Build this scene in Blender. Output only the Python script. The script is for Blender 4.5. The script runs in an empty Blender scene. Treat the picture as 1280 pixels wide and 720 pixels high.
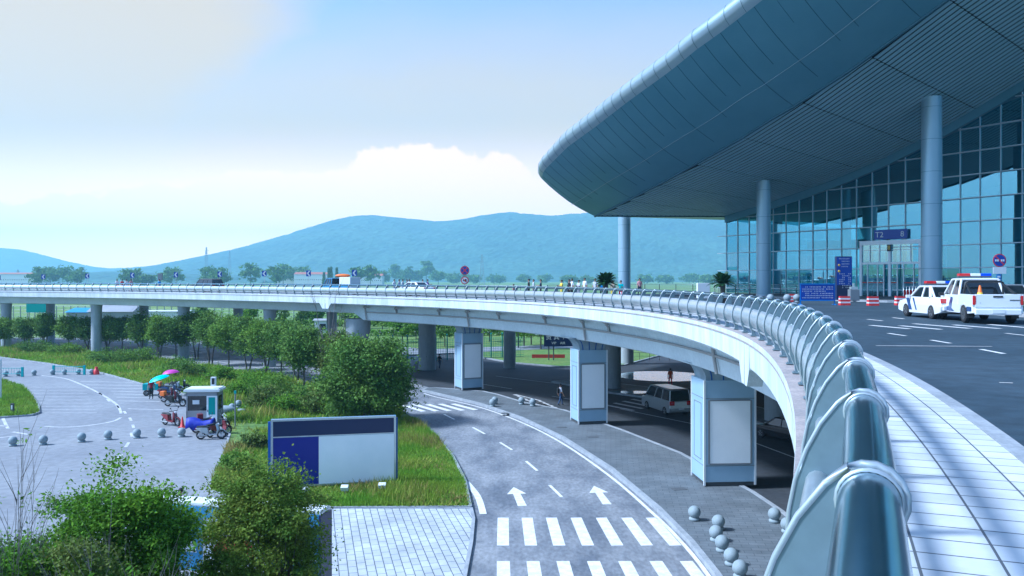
import bpy, bmesh, math, random
import numpy as np
from mathutils import Vector, Matrix, Euler
from mathutils.geometry import tessellate_polygon
random.seed(7)
PI = math.pi
SC = bpy.context.scene
COL = SC.collection
# ------------------------------------------------------------------ camera
FPX, HOR, CZ = 1024.0, 349.0, 10.0
cd = bpy.data.cameras.new('camera'); cam = bpy.data.objects.new('camera', cd); COL.objects.link(cam)
cam.location = (0, 0, CZ); cam.rotation_euler = (PI/2, 0, 0)
cd.sensor_width = 36; cd.lens = FPX/1280*36; cd.shift_y = (HOR-360)/1280
cd.clip_start = .05; cd.clip_end = 40000
SC.camera = cam
def W(px, py, z=0.0):
    Y = (CZ-z)*FPX/(py-HOR)
    return Vector(((px-640)/FPX*Y, Y, z))
def AT(px, Y, z=0.0):
    return Vector(((px-640)/FPX*Y, Y, z))
def ZP(py, Y):
    return CZ-(py-HOR)*Y/FPX
# ------------------------------------------------------------------ world, sun, exposure
SUN_EL, SUN_AZ = 46.0, 262.0      # azimuth clockwise from +Y (the way the camera looks)
wd = bpy.data.worlds.new('World'); SC.world = wd; wd.use_nodes = True
nt = wd.node_tree; nt.nodes.clear()
def N(t, **k):
    n = nt.nodes.new(t)
    for a, b in k.items(): setattr(n, a, b)
    return n
def L(a, b): nt.links.new(a, b)
out = N('ShaderNodeOutputWorld'); bg = N('ShaderNodeBackground')
sky = N('ShaderNodeTexSky', sky_type='NISHITA', sun_disc=False)
sky.sun_elevation = math.radians(SUN_EL); sky.sun_rotation = math.radians(SUN_AZ)
sky.air_density = 1.0; sky.dust_density = 1.2; sky.ozone_density = 2.0
tc = N('ShaderNodeTexCoord'); sep = N('ShaderNodeSeparateXYZ'); L(tc.outputs['Generated'], sep.inputs[0])
mp = N('ShaderNodeMapping'); mp.inputs['Scale'].default_value = (1, 1, 2.6); L(tc.outputs['Generated'], mp.inputs[0])
n1 = N('ShaderNodeTexNoise'); n1.inputs['Scale'].default_value = 2.3; n1.inputs['Detail'].default_value = 9; n1.inputs['Roughness'].default_value = .55
L(mp.outputs[0], n1.inputs['Vector'])
def M(op, a, b=None, c=None, clamp=False):
    m = N('ShaderNodeMath', operation=op); m.use_clamp = clamp
    for i, v in enumerate((a, b, c)):
        if v is None: continue
        if isinstance(v, (int, float)): m.inputs[i].default_value = v
        else: L(v, m.inputs[i])
    return m.outputs[0]
# a = azimuth tangent, b = elevation tangent, both measured from +Y (north)
ysafe = M('MAXIMUM', sep.outputs['Y'], .05)
ta = M('DIVIDE', sep.outputs['X'], ysafe); tb = M('DIVIDE', sep.outputs['Z'], ysafe)
def ramp(src, pts, lo, hi):
    m = M('MULTIPLY_ADD', src, 1/(hi-lo), -lo/(hi-lo), clamp=True); cr = N('ShaderNodeValToRGB'); e = cr.color_ramp.elements
    for i, (p, v) in enumerate(pts):
        q = (p-lo)/(hi-lo)
        el_ = e[i] if i < 2 else e.new(q)
        el_.position = q; el_.color = (v, v, v, 1)
    L(m, cr.inputs[0]); return cr.outputs[0]
veil = ramp(tb, [(0, 1.0), (.5, .0), (.10, .98), (.17, .93), (.24, .74), (.30, .42), (.345, .16)], 0, .5)
nz0 = M('MULTIPLY_ADD', n1.outputs['Fac'], .5, -.25)
aw = M('ADD', ta, M('MULTIPLY_ADD', n1.outputs['Fac'], .5, -.25))
left = N('ShaderNodeMapRange', interpolation_type='SMOOTHSTEP'); L(aw, left.inputs[0]); left.inputs[1].default_value = -.10; left.inputs[2].default_value = -.42
fac = M('MAXIMUM', M('ADD', veil, nz0, clamp=True), M('MULTIPLY', left.outputs[0], .96))
up = N('ShaderNodeMapRange', interpolation_type='SMOOTHSTEP'); L(tb, up.inputs[0]); up.inputs[1].default_value = .0; up.inputs[2].default_value = .20
ccol = N('ShaderNodeMixRGB'); L(up.outputs[0], ccol.inputs[0])
ccol.inputs[1].default_value = (19.0, 10.4, 6.9, 1); ccol.inputs[2].default_value = (4.7, 3.3, 1.74, 1)
msk = N('ShaderNodeMapRange', interpolation_type='SMOOTHSTEP'); L(sep.outputs['Y'], msk.inputs[0]); msk.inputs[1].default_value = -.05; msk.inputs[2].default_value = .45
msz = N('ShaderNodeMapRange', interpolation_type='SMOOTHSTEP'); L(sep.outputs['Z'], msz.inputs[0]); msz.inputs[1].default_value = .62; msz.inputs[2].default_value = .36
cf = M('MULTIPLY', M('MULTIPLY', fac, msk.outputs[0]), msz.outputs[0])
mx0 = N('ShaderNodeMixRGB'); L(cf, mx0.inputs[0]); L(sky.outputs[0], mx0.inputs[1]); L(ccol.outputs[0], mx0.inputs[2])
# cumulus bank with a ragged top over the northern hills
ctop = ramp(ta, [(-.60, .10), (.45, .12), (-.33, .132), (-.205, .140), (-.185, .154), (-.15, .160), (-.122, .167), (-.08, .163), (-.04, .151), (-.015, .157), (.01, .140), (.06, .112)], -.6, .45)
n2 = N('ShaderNodeTexNoise'); n2.inputs['Scale'].default_value = 26; n2.inputs['Detail'].default_value = 8; n2.inputs['Roughness'].default_value = .6; L(tc.outputs['Generated'], n2.inputs['Vector'])
edge = M('SUBTRACT', M('ADD', ctop, M('MULTIPLY_ADD', n2.outputs['Fac'], .05, -.025)), tb)
cm = N('ShaderNodeMapRange', interpolation_type='SMOOTHSTEP'); L(edge, cm.inputs[0]); cm.inputs[1].default_value = .0; cm.inputs[2].default_value = .007
cb = M('MULTIPLY', M('MULTIPLY', cm.outputs[0], msk.outputs[0]), .75)
mx1 = N('ShaderNodeMixRGB'); L(cb, mx1.inputs[0]); L(mx0.outputs[0], mx1.inputs[1]); mx1.inputs[2].default_value = (9.5, 5.6, 4.0, 1)
lowm = N('ShaderNodeMapRange', interpolation_type='SMOOTHSTEP'); L(tb, lowm.inputs[0]); lowm.inputs[1].default_value = .02; lowm.inputs[2].default_value = .12
mx = N('ShaderNodeMixRGB'); L(lowm.outputs[0], mx.inputs[0]); L(mx0.outputs[0], mx.inputs[1]); L(mx1.outputs[0], mx.inputs[2])
L(mx.outputs[0], bg.inputs[0]); bg.inputs[1].default_value = .13; L(bg.outputs[0], out.inputs[0])
sl = bpy.data.lights.new('sun', 'SUN'); so = bpy.data.objects.new('sun', sl); COL.objects.link(so)
sl.energy = 4.0; sl.angle = math.radians(7.0); sl.color = (1.0, .965, .91)
az, el = math.radians(SUN_AZ), math.radians(SUN_EL)
sdir = Vector((math.sin(az)*math.cos(el), math.cos(az)*math.cos(el), math.sin(el)))
so.rotation_euler = sdir.to_track_quat('Z', 'Y').to_euler(); so.location = sdir*300
SC.view_settings.view_transform = 'Standard'; SC.view_settings.look = 'None'
SC.view_settings.exposure = 0.75; SC.view_settings.gamma = 1
try:
    SC.view_settings.use_white_balance = True
    SC.view_settings.white_balance_temperature = 5030
    SC.view_settings.white_balance_tint = 8
except Exception: pass
SC.cycles.max_bounces = 7; SC.cycles.diffuse_bounces = 3; SC.cycles.glossy_bounces = 3
SC.cycles.transmission_bounces = 3; SC.cycles.volume_bounces = 1; SC.cycles.transparent_max_bounces = 12
SC.cycles.use_denoising = True
# ------------------------------------------------------------------ materials
def mat(name, col, rough=.6, metal=0, var=0, vs=.5, bump=0, bs=8, spec=.5, col2=None, emit=0, stretch=None, fine=0, isl=0, trans=0, coat=0):
    m = bpy.data.materials.new(name); m.use_nodes = True; t = m.node_tree; p = t.nodes['Principled BSDF']
    c4 = (*col, 1)
    p.inputs['Base Color'].default_value = c4; p.inputs['Roughness'].default_value = rough
    p.inputs['Metallic'].default_value = metal; p.inputs['Specular IOR Level'].default_value = spec
    if coat: p.inputs['Coat Weight'].default_value = coat; p.inputs['Coat Roughness'].default_value = .05
    if emit: p.inputs['Emission Color'].default_value = c4; p.inputs['Emission Strength'].default_value = emit
    tcn = t.nodes.new('ShaderNodeTexCoord'); vec = tcn.outputs['Object']
    if stretch:
        mpn = t.nodes.new('ShaderNodeMapping'); mpn.inputs['Scale'].default_value = stretch
        t.links.new(vec, mpn.inputs[0]); vec = mpn.outputs[0]
    src = None
    if var or col2:
        nz = t.nodes.new('ShaderNodeTexNoise'); nz.inputs['Scale'].default_value = vs; nz.inputs['Detail'].default_value = 6; nz.inputs['Roughness'].default_value = .62
        t.links.new(vec, nz.inputs['Vector'])
        r = t.nodes.new('ShaderNodeMapRange'); r.inputs[1].default_value = .36; r.inputs[2].default_value = .64
        t.links.new(nz.outputs['Fac'], r.inputs[0])
        mxn = t.nodes.new('ShaderNodeMixRGB'); t.links.new(r.outputs[0], mxn.inputs[0])
        c2 = col2 if col2 else tuple(x*(1-var) for x in col)
        mxn.inputs[1].default_value = c4; mxn.inputs[2].default_value = (*c2, 1); src = mxn.outputs[0]
    if fine:
        nz = t.nodes.new('ShaderNodeTexNoise'); nz.inputs['Scale'].default_value = vs*14; nz.inputs['Detail'].default_value = 4
        t.links.new(vec, nz.inputs['Vector'])
        r = t.nodes.new('ShaderNodeMapRange'); r.inputs[3].default_value = 1-fine; r.inputs[4].default_value = 1+fine
        r.inputs[1].default_value = .3; r.inputs[2].default_value = .7
        t.links.new(nz.outputs['Fac'], r.inputs[0])
        v = t.nodes.new('ShaderNodeMixRGB'); v.blend_type = 'MULTIPLY'; v.inputs[0].default_value = 1
        if src: t.links.new(src, v.inputs[1])
        else: v.inputs[1].default_value = c4
        t.links.new(r.outputs[0], v.inputs[2]); src = v.outputs[0]
    if isl:
        g = t.nodes.new('ShaderNodeNewGeometry'); h = t.nodes.new('ShaderNodeHueSaturation')
        r = t.nodes.new('ShaderNodeMapRange'); r.inputs[3].default_value = 1-isl; r.inputs[4].default_value = 1+isl
        t.links.new(g.outputs['Random Per Island'], r.inputs[0]); t.links.new(r.outputs[0], h.inputs['Value'])
        if src: t.links.new(src, h.inputs['Color'])
        else: h.inputs['Color'].default_value = c4
        src = h.outputs[0]
    if src: t.links.new(src, p.inputs['Base Color'])
    if bump:
        nb = t.nodes.new('ShaderNodeTexNoise'); nb.inputs['Scale'].default_value = bs; nb.inputs['Detail'].default_value = 5
        t.links.new(vec, nb.inputs['Vector'])
        b = t.nodes.new('ShaderNodeBump'); b.inputs['Strength'].default_value = bump; b.inputs['Distance'].default_value = .02
        t.links.new(nb.outputs['Fac'], b.inputs['Height']); t.links.new(b.outputs[0], p.inputs['Normal'])
    if trans:
        tr = t.nodes.new('ShaderNodeBsdfTranslucent'); ms = t.nodes.new('ShaderNodeMixShader'); ms.inputs[0].default_value = trans
        if src: t.links.new(src, tr.inputs[0])
        else: tr.inputs[0].default_value = c4
        t.links.new(p.outputs[0], ms.inputs[1]); t.links.new(tr.outputs[0], ms.inputs[2])
        t.links.new(ms.outputs[0], t.nodes['Material Output'].inputs[0])
    return m
def pave_mat(name, c1, c2, mortar, bw, bh, rot=0, uv=False, msize=.012, off=.5):
    m = bpy.data.materials.new(name); m.use_nodes = True; t = m.node_tree; p = t.nodes['Principled BSDF']
    tcn = t.nodes.new('ShaderNodeTexCoord'); mpn = t.nodes.new('ShaderNodeMapping'); mpn.inputs['Rotation'].default_value = (0, 0, rot)
    t.links.new(tcn.outputs['UV' if uv else 'Object'], mpn.inputs[0])
    b = t.nodes.new('ShaderNodeTexBrick'); b.inputs['Scale'].default_value = 1; b.inputs['Brick Width'].default_value = bw; b.inputs['Row Height'].default_value = bh
    b.inputs['Mortar Size'].default_value = msize; b.offset = off
    b.inputs['Color1'].default_value = (*c1, 1); b.inputs['Color2'].default_value = (*c2, 1); b.inputs['Mortar'].default_value = (*mortar, 1)
    t.links.new(mpn.outputs[0], b.inputs['Vector'])
    nz = t.nodes.new('ShaderNodeTexNoise'); nz.inputs['Scale'].default_value = .55; nz.inputs['Detail'].default_value = 8; nz.inputs['Roughness'].default_value = .65
    t.links.new(tcn.outputs['Object'], nz.inputs['Vector'])
    r = t.nodes.new('ShaderNodeMapRange'); r.inputs[1].default_value = .3; r.inputs[2].default_value = .7; r.inputs[3].default_value = .68; r.inputs[4].default_value = 1.14
    t.links.new(nz.outputs['Fac'], r.inputs[0])
    v = t.nodes.new('ShaderNodeMixRGB'); v.blend_type = 'MULTIPLY'; v.inputs[0].default_value = 1
    t.links.new(b.outputs['Color'], v.inputs[1]); t.links.new(r.outputs[0], v.inputs[2]); t.links.new(v.outputs[0], p.inputs['Base Color'])
    bp = t.nodes.new('ShaderNodeBump'); bp.inputs['Strength'].default_value = .5; bp.inputs['Distance'].default_value = .01; bp.invert = True
    t.links.new(b.outputs['Fac'], bp.inputs['Height']); t.links.new(bp.outputs[0], p.inputs['Normal'])
    p.inputs['Roughness'].default_value = .75
    return m
MT = {}
MT['grass'] = mat('lawn_soil', (.08, .17, .025), .95, vs=.22, col2=(.13, .19, .035), fine=.35, bump=.6, bs=6)
MT['field'] = mat('field_green', (.09, .19, .03), .95, vs=.02, col2=(.17, .23, .06), fine=.25)
MT['blade'] = mat('grass_blade', (.15, .31, .02), .8, spec=.2, vs=.35, col2=(.25, .34, .035), isl=.35, trans=.35)
MT['blade_dry'] = mat('weed_blade', (.27, .38, .03), .8, spec=.2, vs=.5, col2=(.30, .24, .08), isl=.35, trans=.35)
MT['asphalt'] = mat('asphalt', (.20, .21, .23), .85, vs=.16, col2=(.25, .26, .275), fine=.14, bump=.25, bs=60, spec=.35)
MT['asphalt_road'] = mat('asphalt_worn', (.12, .133, .155), .8, vs=.5, col2=(.25, .258, .27), fine=.22, bump=.25, bs=60, spec=.35, stretch=(1, .45, 1))
MT['asphalt_deck'] = mat('asphalt_deck', (.026, .046, .064), .85, vs=.2, col2=(.042, .066, .088), fine=.2, bump=.3, bs=50, spec=.35)
MT['paint'] = mat('road_paint', (.74, .73, .70), .7, vs=3, col2=(.55, .55, .54), fine=.12)
MT['paint_worn'] = mat('road_paint_worn', (.58, .58, .58), .7, vs=2, col2=(.36, .37, .38), fine=.2)
MT['kerb'] = mat('kerb_stone', (.34, .36, .38), .8, vs=1.5, col2=(.24, .26, .28), fine=.15)
MT['concrete'] = mat('bridge_concrete', (.60, .68, .72), .8, vs=.35, col2=(.52, .60, .645), fine=.06, bump=.1, bs=3)
MT['fascia'] = mat('fascia_paint', (.60, .645, .66), .7, vs=1.3, col2=(.46, .52, .54), fine=.12, stretch=(1, 1, .12))
MT['ledge'] = mat('ledge_stone', (.36, .31, .29), .85, vs=2.2, col2=(.25, .23, .23), fine=.2)
MT['pillar'] = mat('pillar_panel', (.33, .46, .58), .38, vs=.5, col2=(.29, .42, .54), spec=.5)
MT['pillar_dark'] = mat('pillar_capital', (.34, .43, .50), .5, vs=.6, col2=(.20, .26, .30))
MT['colconc'] = mat('column_concrete', (.36, .40, .43), .7, vs=.5, col2=(.28, .32, .35), fine=.08, stretch=(1, 1, .3))
MT['bluetrim'] = mat('blue_trim', (.02, .09, .35), .5)
MT['steel'] = mat('brushed_steel', (.60, .645, .67), .32, metal=.75, vs=1.2, col2=(.5, .545, .575), fine=.05)
MT['fin'] = mat('painted_steel_plate', (.17, .235, .265), .5, metal=.2, vs=1.5, col2=(.14, .20, .23), fine=.05)
MT['finrim'] = mat('fin_rim', (.45, .50, .53), .35, metal=.5)
MT['under'] = mat('asphalt_shaded', (.03, .036, .045), .8, vs=.2, col2=(.05, .055, .062), fine=.2, spec=.4)  # near-black tone deepens the deck's shade on the asphalt
MT['chrome'] = mat('polished_rail', (.24, .38, .46), .16, metal=.95, vs=3, col2=(.19, .32, .40), stretch=(1, 1, 1), bump=.05, bs=2)
MT['panelsteel'] = mat('rail_sheet', (.58, .63, .66), .30, metal=.7, vs=2, col2=(.50, .56, .59), fine=.06)
MT['soffit'] = mat('soffit_slat', (.42, .58, .66), .5, vs=.2, col2=(.37, .53, .61))
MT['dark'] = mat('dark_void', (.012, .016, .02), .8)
MT['eave'] = mat('eave_sheet', (.155, .31, .40), .42, metal=.3, vs=.12, col2=(.12, .265, .35))
MT['eaveseam'] = mat('eave_seam', (.05, .12, .165), .5, metal=.3)
MT['edge'] = mat('roof_roll', (.34, .43, .50), .34, metal=.5, vs=.3, col2=(.40, .48, .53))
MT['frame'] = mat('facade_metal', (.42, .50, .56), .4, metal=.5)
MT['whiteframe'] = mat('white_frame', (.82, .85, .87), .4)
MT['colpaint'] = mat('column_metal', (.33, .45, .54), .36, metal=.35, vs=.3, col2=(.30, .42, .51))
MT['signblue'] = mat('sign_blue', (.006, .045, .33), .4)
MT['signblue2'] = mat('sign_cyan_blue', (.02, .17, .52), .4)
MT['navy'] = mat('board_navy', (.004, .013, .07), .35)
MT['ultra'] = mat('board_ultramarine', (.004, .008, .23), .35)
MT['white'] = mat('white_panel', (.66, .69, .71), .5)
MT['adwhite'] = mat('poster_white', (.90, .92, .93), .45, vs=.4, col2=(.80, .84, .86))
MT['red'] = mat('red', (.55, .03, .03), .45)
MT['banner'] = mat('red_banner', (.42, .035, .03), .7)
MT['orange'] = mat('orange', (.75, .17, .02), .5)
MT['yellow'] = mat('yellow', (.75, .5, .04), .5)
MT['black'] = mat('black_plastic', (.012, .013, .015), .45)
MT['tyre'] = mat('tyre', (.018, .018, .02), .8)
MT['rim'] = mat('alloy_rim', (.55, .57, .6), .3, metal=.8)
MT['carwhite'] = mat('car_white', (.74, .76, .77), .28, coat=.6)
MT['carblack'] = mat('car_black', (.008, .009, .012), .2, coat=.8)
MT['carsilver'] = mat('car_silver', (.40, .44, .47), .3, metal=.6, coat=.5)
MT['carblue'] = mat('car_blue', (.02, .06, .2), .3, coat=.5)
MT['cargrey'] = mat('car_dark_grey', (.05, .055, .06), .3, coat=.5)
MT['trukblue'] = mat('truck_blue', (.04, .2, .38), .35, coat=.4)
MT['carglass'] = mat('car_glass', (.01, .014, .018), .05, spec=.9)
MT['lamp_red'] = mat('tail_lamp', (.5, .01, .015), .15, spec=.8)
MT['lamp_blue'] = mat('blue_lamp', (.01, .06, .6), .2)
MT['lamp_white'] = mat('head_lamp', (.7, .72, .75), .1, spec=.9)
MT['teal'] = mat('teal_paint', (.02, .33, .34), .5)
MT['tealfence'] = mat('fence_green', (.02, .30, .28), .5)
MT['stone'] = mat('ball_stone', (.27, .32, .34), .75, vs=3, col2=(.22, .265, .285), fine=.1)
MT['bark'] = mat('bark', (.11, .095, .08), .9, vs=3, col2=(.06, .055, .05))
MT['barkpale'] = mat('bare_twig', (.20, .18, .17), .9, vs=3, col2=(.13, .12, .12))
MT['leaf'] = mat('leaf_mid', (.12, .23, .03), .8, spec=.2, vs=.9, col2=(.18, .29, .035), isl=.4, trans=.3)
MT['leafdark'] = mat('leaf_dark', (.085, .185, .03), .8, spec=.2, vs=.6, col2=(.14, .23, .035), isl=.4, trans=.25)
MT['leafbright'] = mat('leaf_bright', (.17, .31, .02), .8, spec=.2, vs=1.2, col2=(.09, .21, .02), isl=.5, trans=.45)
MT['leafolive'] = mat('leaf_olive', (.10, .17, .035), .8, spec=.2, vs=1.2, col2=(.15, .18, .035), isl=.35, trans=.3)
MT['leafneardark'] = mat('leaf_near_dark', (.11, .22, .028), .8, spec=.2, vs=1.4, col2=(.20, .25, .035), isl=.45, trans=.4)
MT['palm'] = mat('palm_leaf', (.02, .075, .02), .5, isl=.3, trans=.2)
MT['pot'] = mat('terracotta_dark', (.07, .05, .045), .7)
MT['hill'] = mat('hill_forest', (.02, .06, .055), .95, vs=.004, col2=(.05, .105, .075), fine=.6)
MT['building'] = mat('grey_wall', (.32, .33, .35), .8, vs=.2, col2=(.25, .26, .28))
MT['roofblue'] = mat('blue_roof', (.03, .25, .55), .5)
MT['rooftile'] = mat('red_roof', (.35, .12, .09), .7)
MT['wallwhite'] = mat('white_wall', (.6, .63, .66), .7)
MT['umcyan'] = mat('umbrella_cyan', (.03, .55, .6), .5)
MT['ummag'] = mat('umbrella_magenta', (.5, .04, .35), .5)
MT['tarp'] = mat('blue_tarp', (.01, .02, .35), .6)
MT['skin'] = mat('skin', (.42, .24, .16), .6)
MT['hair'] = mat('hair', (.012, .01, .01), .6)
MT['water'] = mat('water', (.30, .42, .48), .08, spec=.8, vs=1.2, var=.3, bump=.3, bs=1.5)
MT['iron'] = mat('iron_grate', (.12, .13, .14), .6, metal=.4)
MT['pipe'] = mat('drain_pipe', (.36, .35, .34), .6)
MT['grey'] = mat('grey_metal', (.22, .24, .26), .5, metal=.3)
MT['darkgrey'] = mat('dark_grey', (.06, .065, .07), .6)
MT['interior'] = mat('interior', (.22, .36, .40), .7)
MT['floorin'] = mat('interior_floor', (.18, .24, .26), .3)
MT['tile_walk'] = pave_mat('walk_tiles', (.64, .655, .66), (.52, .545, .56), (.12, .13, .14), .30, .44, uv=True, msize=.009, off=0)
MT['tile_island'] = pave_mat('island_pavers', (.15, .17, .185), (.12, .14, .155), (.07, .08, .09), .6, .3, rot=.12)
MT['tile_plaza'] = pave_mat('plaza_pavers', (.50, .52, .54), (.43, .455, .48), (.12, .14, .16), .62, .31, rot=1.33, msize=.018)
SH = {}
def cloth(name, col):
    if name not in SH: SH[name] = mat('cloth_'+name, col, .85)
    return SH[name]
# glass with real reflection and a view of the hall behind
def glass_mat(name, tint, refl, see):
    m = bpy.data.materials.new(name); m.use_nodes = True; t = m.node_tree; t.nodes.clear()
    o = t.nodes.new('ShaderNodeOutputMaterial'); g = t.nodes.new('ShaderNodeBsdfGlossy'); tr = t.nodes.new('ShaderNodeBsdfTransparent')
    g.inputs['Color'].default_value = (*refl, 1); g.inputs['Roughness'].default_value = .015
    tr.inputs['Color'].default_value = (*tint, 1)
    ms = t.nodes.new('ShaderNodeMixShader'); ms.inputs[0].default_value = see
    t.links.new(g.outputs[0], ms.inputs[1]); t.links.new(tr.outputs[0], ms.inputs[2]); t.links.new(ms.outputs[0], o.inputs[0])
    # every pane is set at a slightly different angle
    geo = t.nodes.new('ShaderNodeNewGeometry'); wn = t.nodes.new('ShaderNodeTexWhiteNoise'); wn.noise_dimensions = '1D'
    t.links.new(geo.outputs['Random Per Island'], wn.inputs['W'])
    s1 = t.nodes.new('ShaderNodeVectorMath'); s1.operation = 'MULTIPLY_ADD'; t.links.new(wn.outputs['Color'], s1.inputs[0])
    s1.inputs[1].default_value = (.03, .03, .03); s1.inputs[2].default_value = (-.015, -.015, -.015)
    s2 = t.nodes.new('ShaderNodeVectorMath'); s2.operation = 'ADD'; t.links.new(s1.outputs[0], s2.inputs[0]); t.links.new(geo.outputs['Normal'], s2.inputs[1])
    nn = t.nodes.new('ShaderNodeVectorMath'); nn.operation = 'NORMALIZE'; t.links.new(s2.outputs[0], nn.inputs[0])
    t.links.new(nn.outputs[0], g.inputs['Normal'])
    return m
MT['glass'] = glass_mat('facade_glass', (.25, .62, .72), (.36, .60, .68), .5)
MT['doorglass'] = glass_mat('door_glass', (.45, .75, .82), (.5, .8, .9), .6)
# ------------------------------------------------------------------ mesh helpers
def newmesh(name, verts, faces, mats, mi=None, smooth=None, uvs=None):
    me = bpy.data.meshes.new(name); me.from_pydata([tuple(v) for v in verts], [], faces)
    for m in mats: me.materials.append(m)
    if mi is not None and len(mats) > 1: me.polygons.foreach_set('material_index', mi)
    if smooth is not None: me.polygons.foreach_set('use_smooth', smooth)
    if uvs is not None:
        ul = me.uv_layers.new(name='UVMap')
        li = np.empty(len(me.loops), dtype=np.int32); me.loops.foreach_get('vertex_index', li)
        ul.data.foreach_set('uv', np.asarray(uvs, dtype=np.float32)[li].ravel())
    me.update(); return me
def link(name, me, parent=None, loc=(0, 0, 0), rz=0):
    o = bpy.data.objects.new(name, me); COL.objects.link(o); o.location = loc; o.rotation_euler = (0, 0, rz)
    if parent is not None: o.parent = parent
    return o
def tag(o, label=None, cat=None, group=None, kind=None):
    if label: o['label'] = label
    if cat: o['category'] = cat
    if group: o['group'] = group
    if kind: o['kind'] = kind
    return o
def thing(name, label, cat, loc=(0, 0, 0), rz=0, group=None):
    o = bpy.data.objects.new(name, None); COL.objects.link(o); o.location = loc; o.rotation_euler = (0, 0, rz); o.empty_display_size = .3
    return tag(o, label, cat, group)
def dup(root, loc, rz=0, label=None, group=None, scale=1):
    r = root.copy(); COL.objects.link(r); r.location = loc; r.rotation_euler = (0, 0, rz); r.scale = (scale,)*3 if not isinstance(scale, tuple) else scale
    if label: r['label'] = label
    if group: r['group'] = group
    for ch in list(root.children):
        c = ch.copy(); COL.objects.link(c); c.parent = r
        for g in list(ch.children):
            d = g.copy(); COL.objects.link(d); d.parent = c
    return r
class MB:
    def __init__(s): s.v = []; s.f = []; s.m = []; s.s = []
    def add(s, vs, fs, mi=0, sm=False):
        b = len(s.v); s.v.extend([tuple(x) for x in vs])
        for f in fs: s.f.append(tuple(b+i for i in f)); s.m.append(mi); s.s.append(sm)
        return s
    def box(s, c, d, rz=0, mi=0, mtx=None):
        x, y, z = d[0]/2, d[1]/2, d[2]/2
        vs = [Vector(p) for p in ((-x, -y, -z), (x, -y, -z), (x, y, -z), (-x, y, -z), (-x, -y, z), (x, -y, z), (x, y, z), (-x, y, z))]
        R = Matrix.Rotation(rz, 3, 'Z') if mtx is None else mtx
        vs = [R @ v + Vector(c) for v in vs]
        return s.add(vs, [(3, 2, 1, 0), (4, 5, 6, 7), (0, 1, 5, 4), (1, 2, 6, 5), (2, 3, 7, 6), (3, 0, 4, 7)], mi)
    def beam(s, a, b, w, h, mi=0):   # box between two points
        a, b = Vector(a), Vector(b); d = b-a; l = d.length
        q = d.to_track_quat('X', 'Z').to_matrix()
        return s.box((a+b)/2, (l, w, h), mi=mi, mtx=q)
    def loft(s, rings, closed=True, caps=True, mi=0, sm=True):
        n = len(rings[0]); vs = [p for r in rings for p in r]; fs = []
        for i in range(len(rings)-1):
            for j in range(n if closed else n-1):
                k = (j+1) % n
                fs.append((i*n+j, i*n+k, (i+1)*n+k, (i+1)*n+j))
        s.add(vs, fs, mi, sm)
        if caps and closed:
            s.add(rings[0], [tuple(reversed(range(n)))], mi, False); s.add(rings[-1], [tuple(range(n))], mi, False)
        return s
    def tube(s, pts, r, seg=8, mi=0, caps=True, sm=True):
        pts = [Vector(p) for p in pts]; rs = r if isinstance(r, (list, tuple)) else [r]*len(pts)
        rings = []; nrm = None
        for i, p in enumerate(pts):
            d = (pts[min(i+1, len(pts)-1)]-pts[max(i-1, 0)]).normalized()
            if nrm is None: nrm = d.orthogonal().normalized()
            nrm = (nrm-d*nrm.dot(d)); nrm = nrm.normalized() if nrm.length > 1e-6 else d.orthogonal().normalized()
            b = d.cross(nrm)
            rings.append([p+(nrm*math.cos(2*PI*k/seg)+b*math.sin(2*PI*k/seg))*rs[i] for k in range(seg)])
        return s.loft(rings, mi=mi, caps=caps, sm=sm)
    def lathe(s, prof, c=(0, 0, 0), seg=20, mi=0, sm=True):
        c = Vector(c)
        rings = [[c+Vector((r*math.cos(2*PI*k/seg), r*math.sin(2*PI*k/seg), z)) for k in range(seg)] for r, z in prof]
        return s.loft(rings, mi=mi, sm=sm)
    def ball(s, c, r, seg=16, rings=10, mi=0, sc=(1, 1, 1)):
        c = Vector(c); rr = []
        for i in range(rings+1):
            a = PI*i/rings; q = max(math.sin(a), 1e-3)
            rr.append([c+Vector((r*q*math.cos(2*PI*k/seg)*sc[0], r*q*math.sin(2*PI*k/seg)*sc[1], -r*math.cos(a)*sc[2])) for k in range(seg)])
        return s.loft(rr, mi=mi)
    def prism(s, poly, z0, z1, mi=0, mside=None):
        n = len(poly)
        a = sum(poly[i][0]*poly[(i+1) % n][1]-poly[(i+1) % n][0]*poly[i][1] for i in range(n))
        if a < 0: poly = list(reversed(poly))
        top = [(p[0], p[1], z1) for p in poly]; bot = [(p[0], p[1], z0) for p in poly]
        tris = tessellate_polygon([[Vector((p[0], p[1], 0)) for p in poly]])
        tt = []
        for t in tris:
            A, B, C_ = [Vector(top[i]) for i in t]
            tt.append(tuple(t) if (B-A).cross(C_-A).z > 0 else tuple(reversed(t)))
        s.add(top, tt, mi)
        if z0 is not None and z0 != z1:
            s.add(bot, [tuple(reversed(t)) for t in tt], mi)
            s.add(bot+top, [(i, (i+1) % n, n+(i+1) % n, n+i) for i in range(n)], mi if mside is None else mside)
        return s
    def xform(s, M4, start=0):
        for i in range(start, len(s.v)): s.v[i] = tuple(M4 @ Vector(s.v[i]))
        return s
    def build(s, name, mats, parent=None, loc=(0, 0, 0), rz=0, org=None, bevel=0, uvs=None):
        if not isinstance(mats, (list, tuple)): mats = [mats]
        vs = s.v
        if org is not None:
            vs = [(v[0]-org[0], v[1]-org[1], v[2]-org[2]) for v in vs]
            if parent is None: loc = org
        me = newmesh(name, vs, s.f, mats, s.m, s.s, uvs)
        o = link(name, me, parent, loc, rz)
        if bevel:
            b = o.modifiers.new('bevel', 'BEVEL'); b.width = bevel; b.segments = 2; b.limit_method = 'ANGLE'; b.angle_limit = .6
            b.harden_normals = False
        return o
def struct(name, mb, mats, **k): return tag(mb.build(name, mats, **k), kind='structure')
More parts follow.
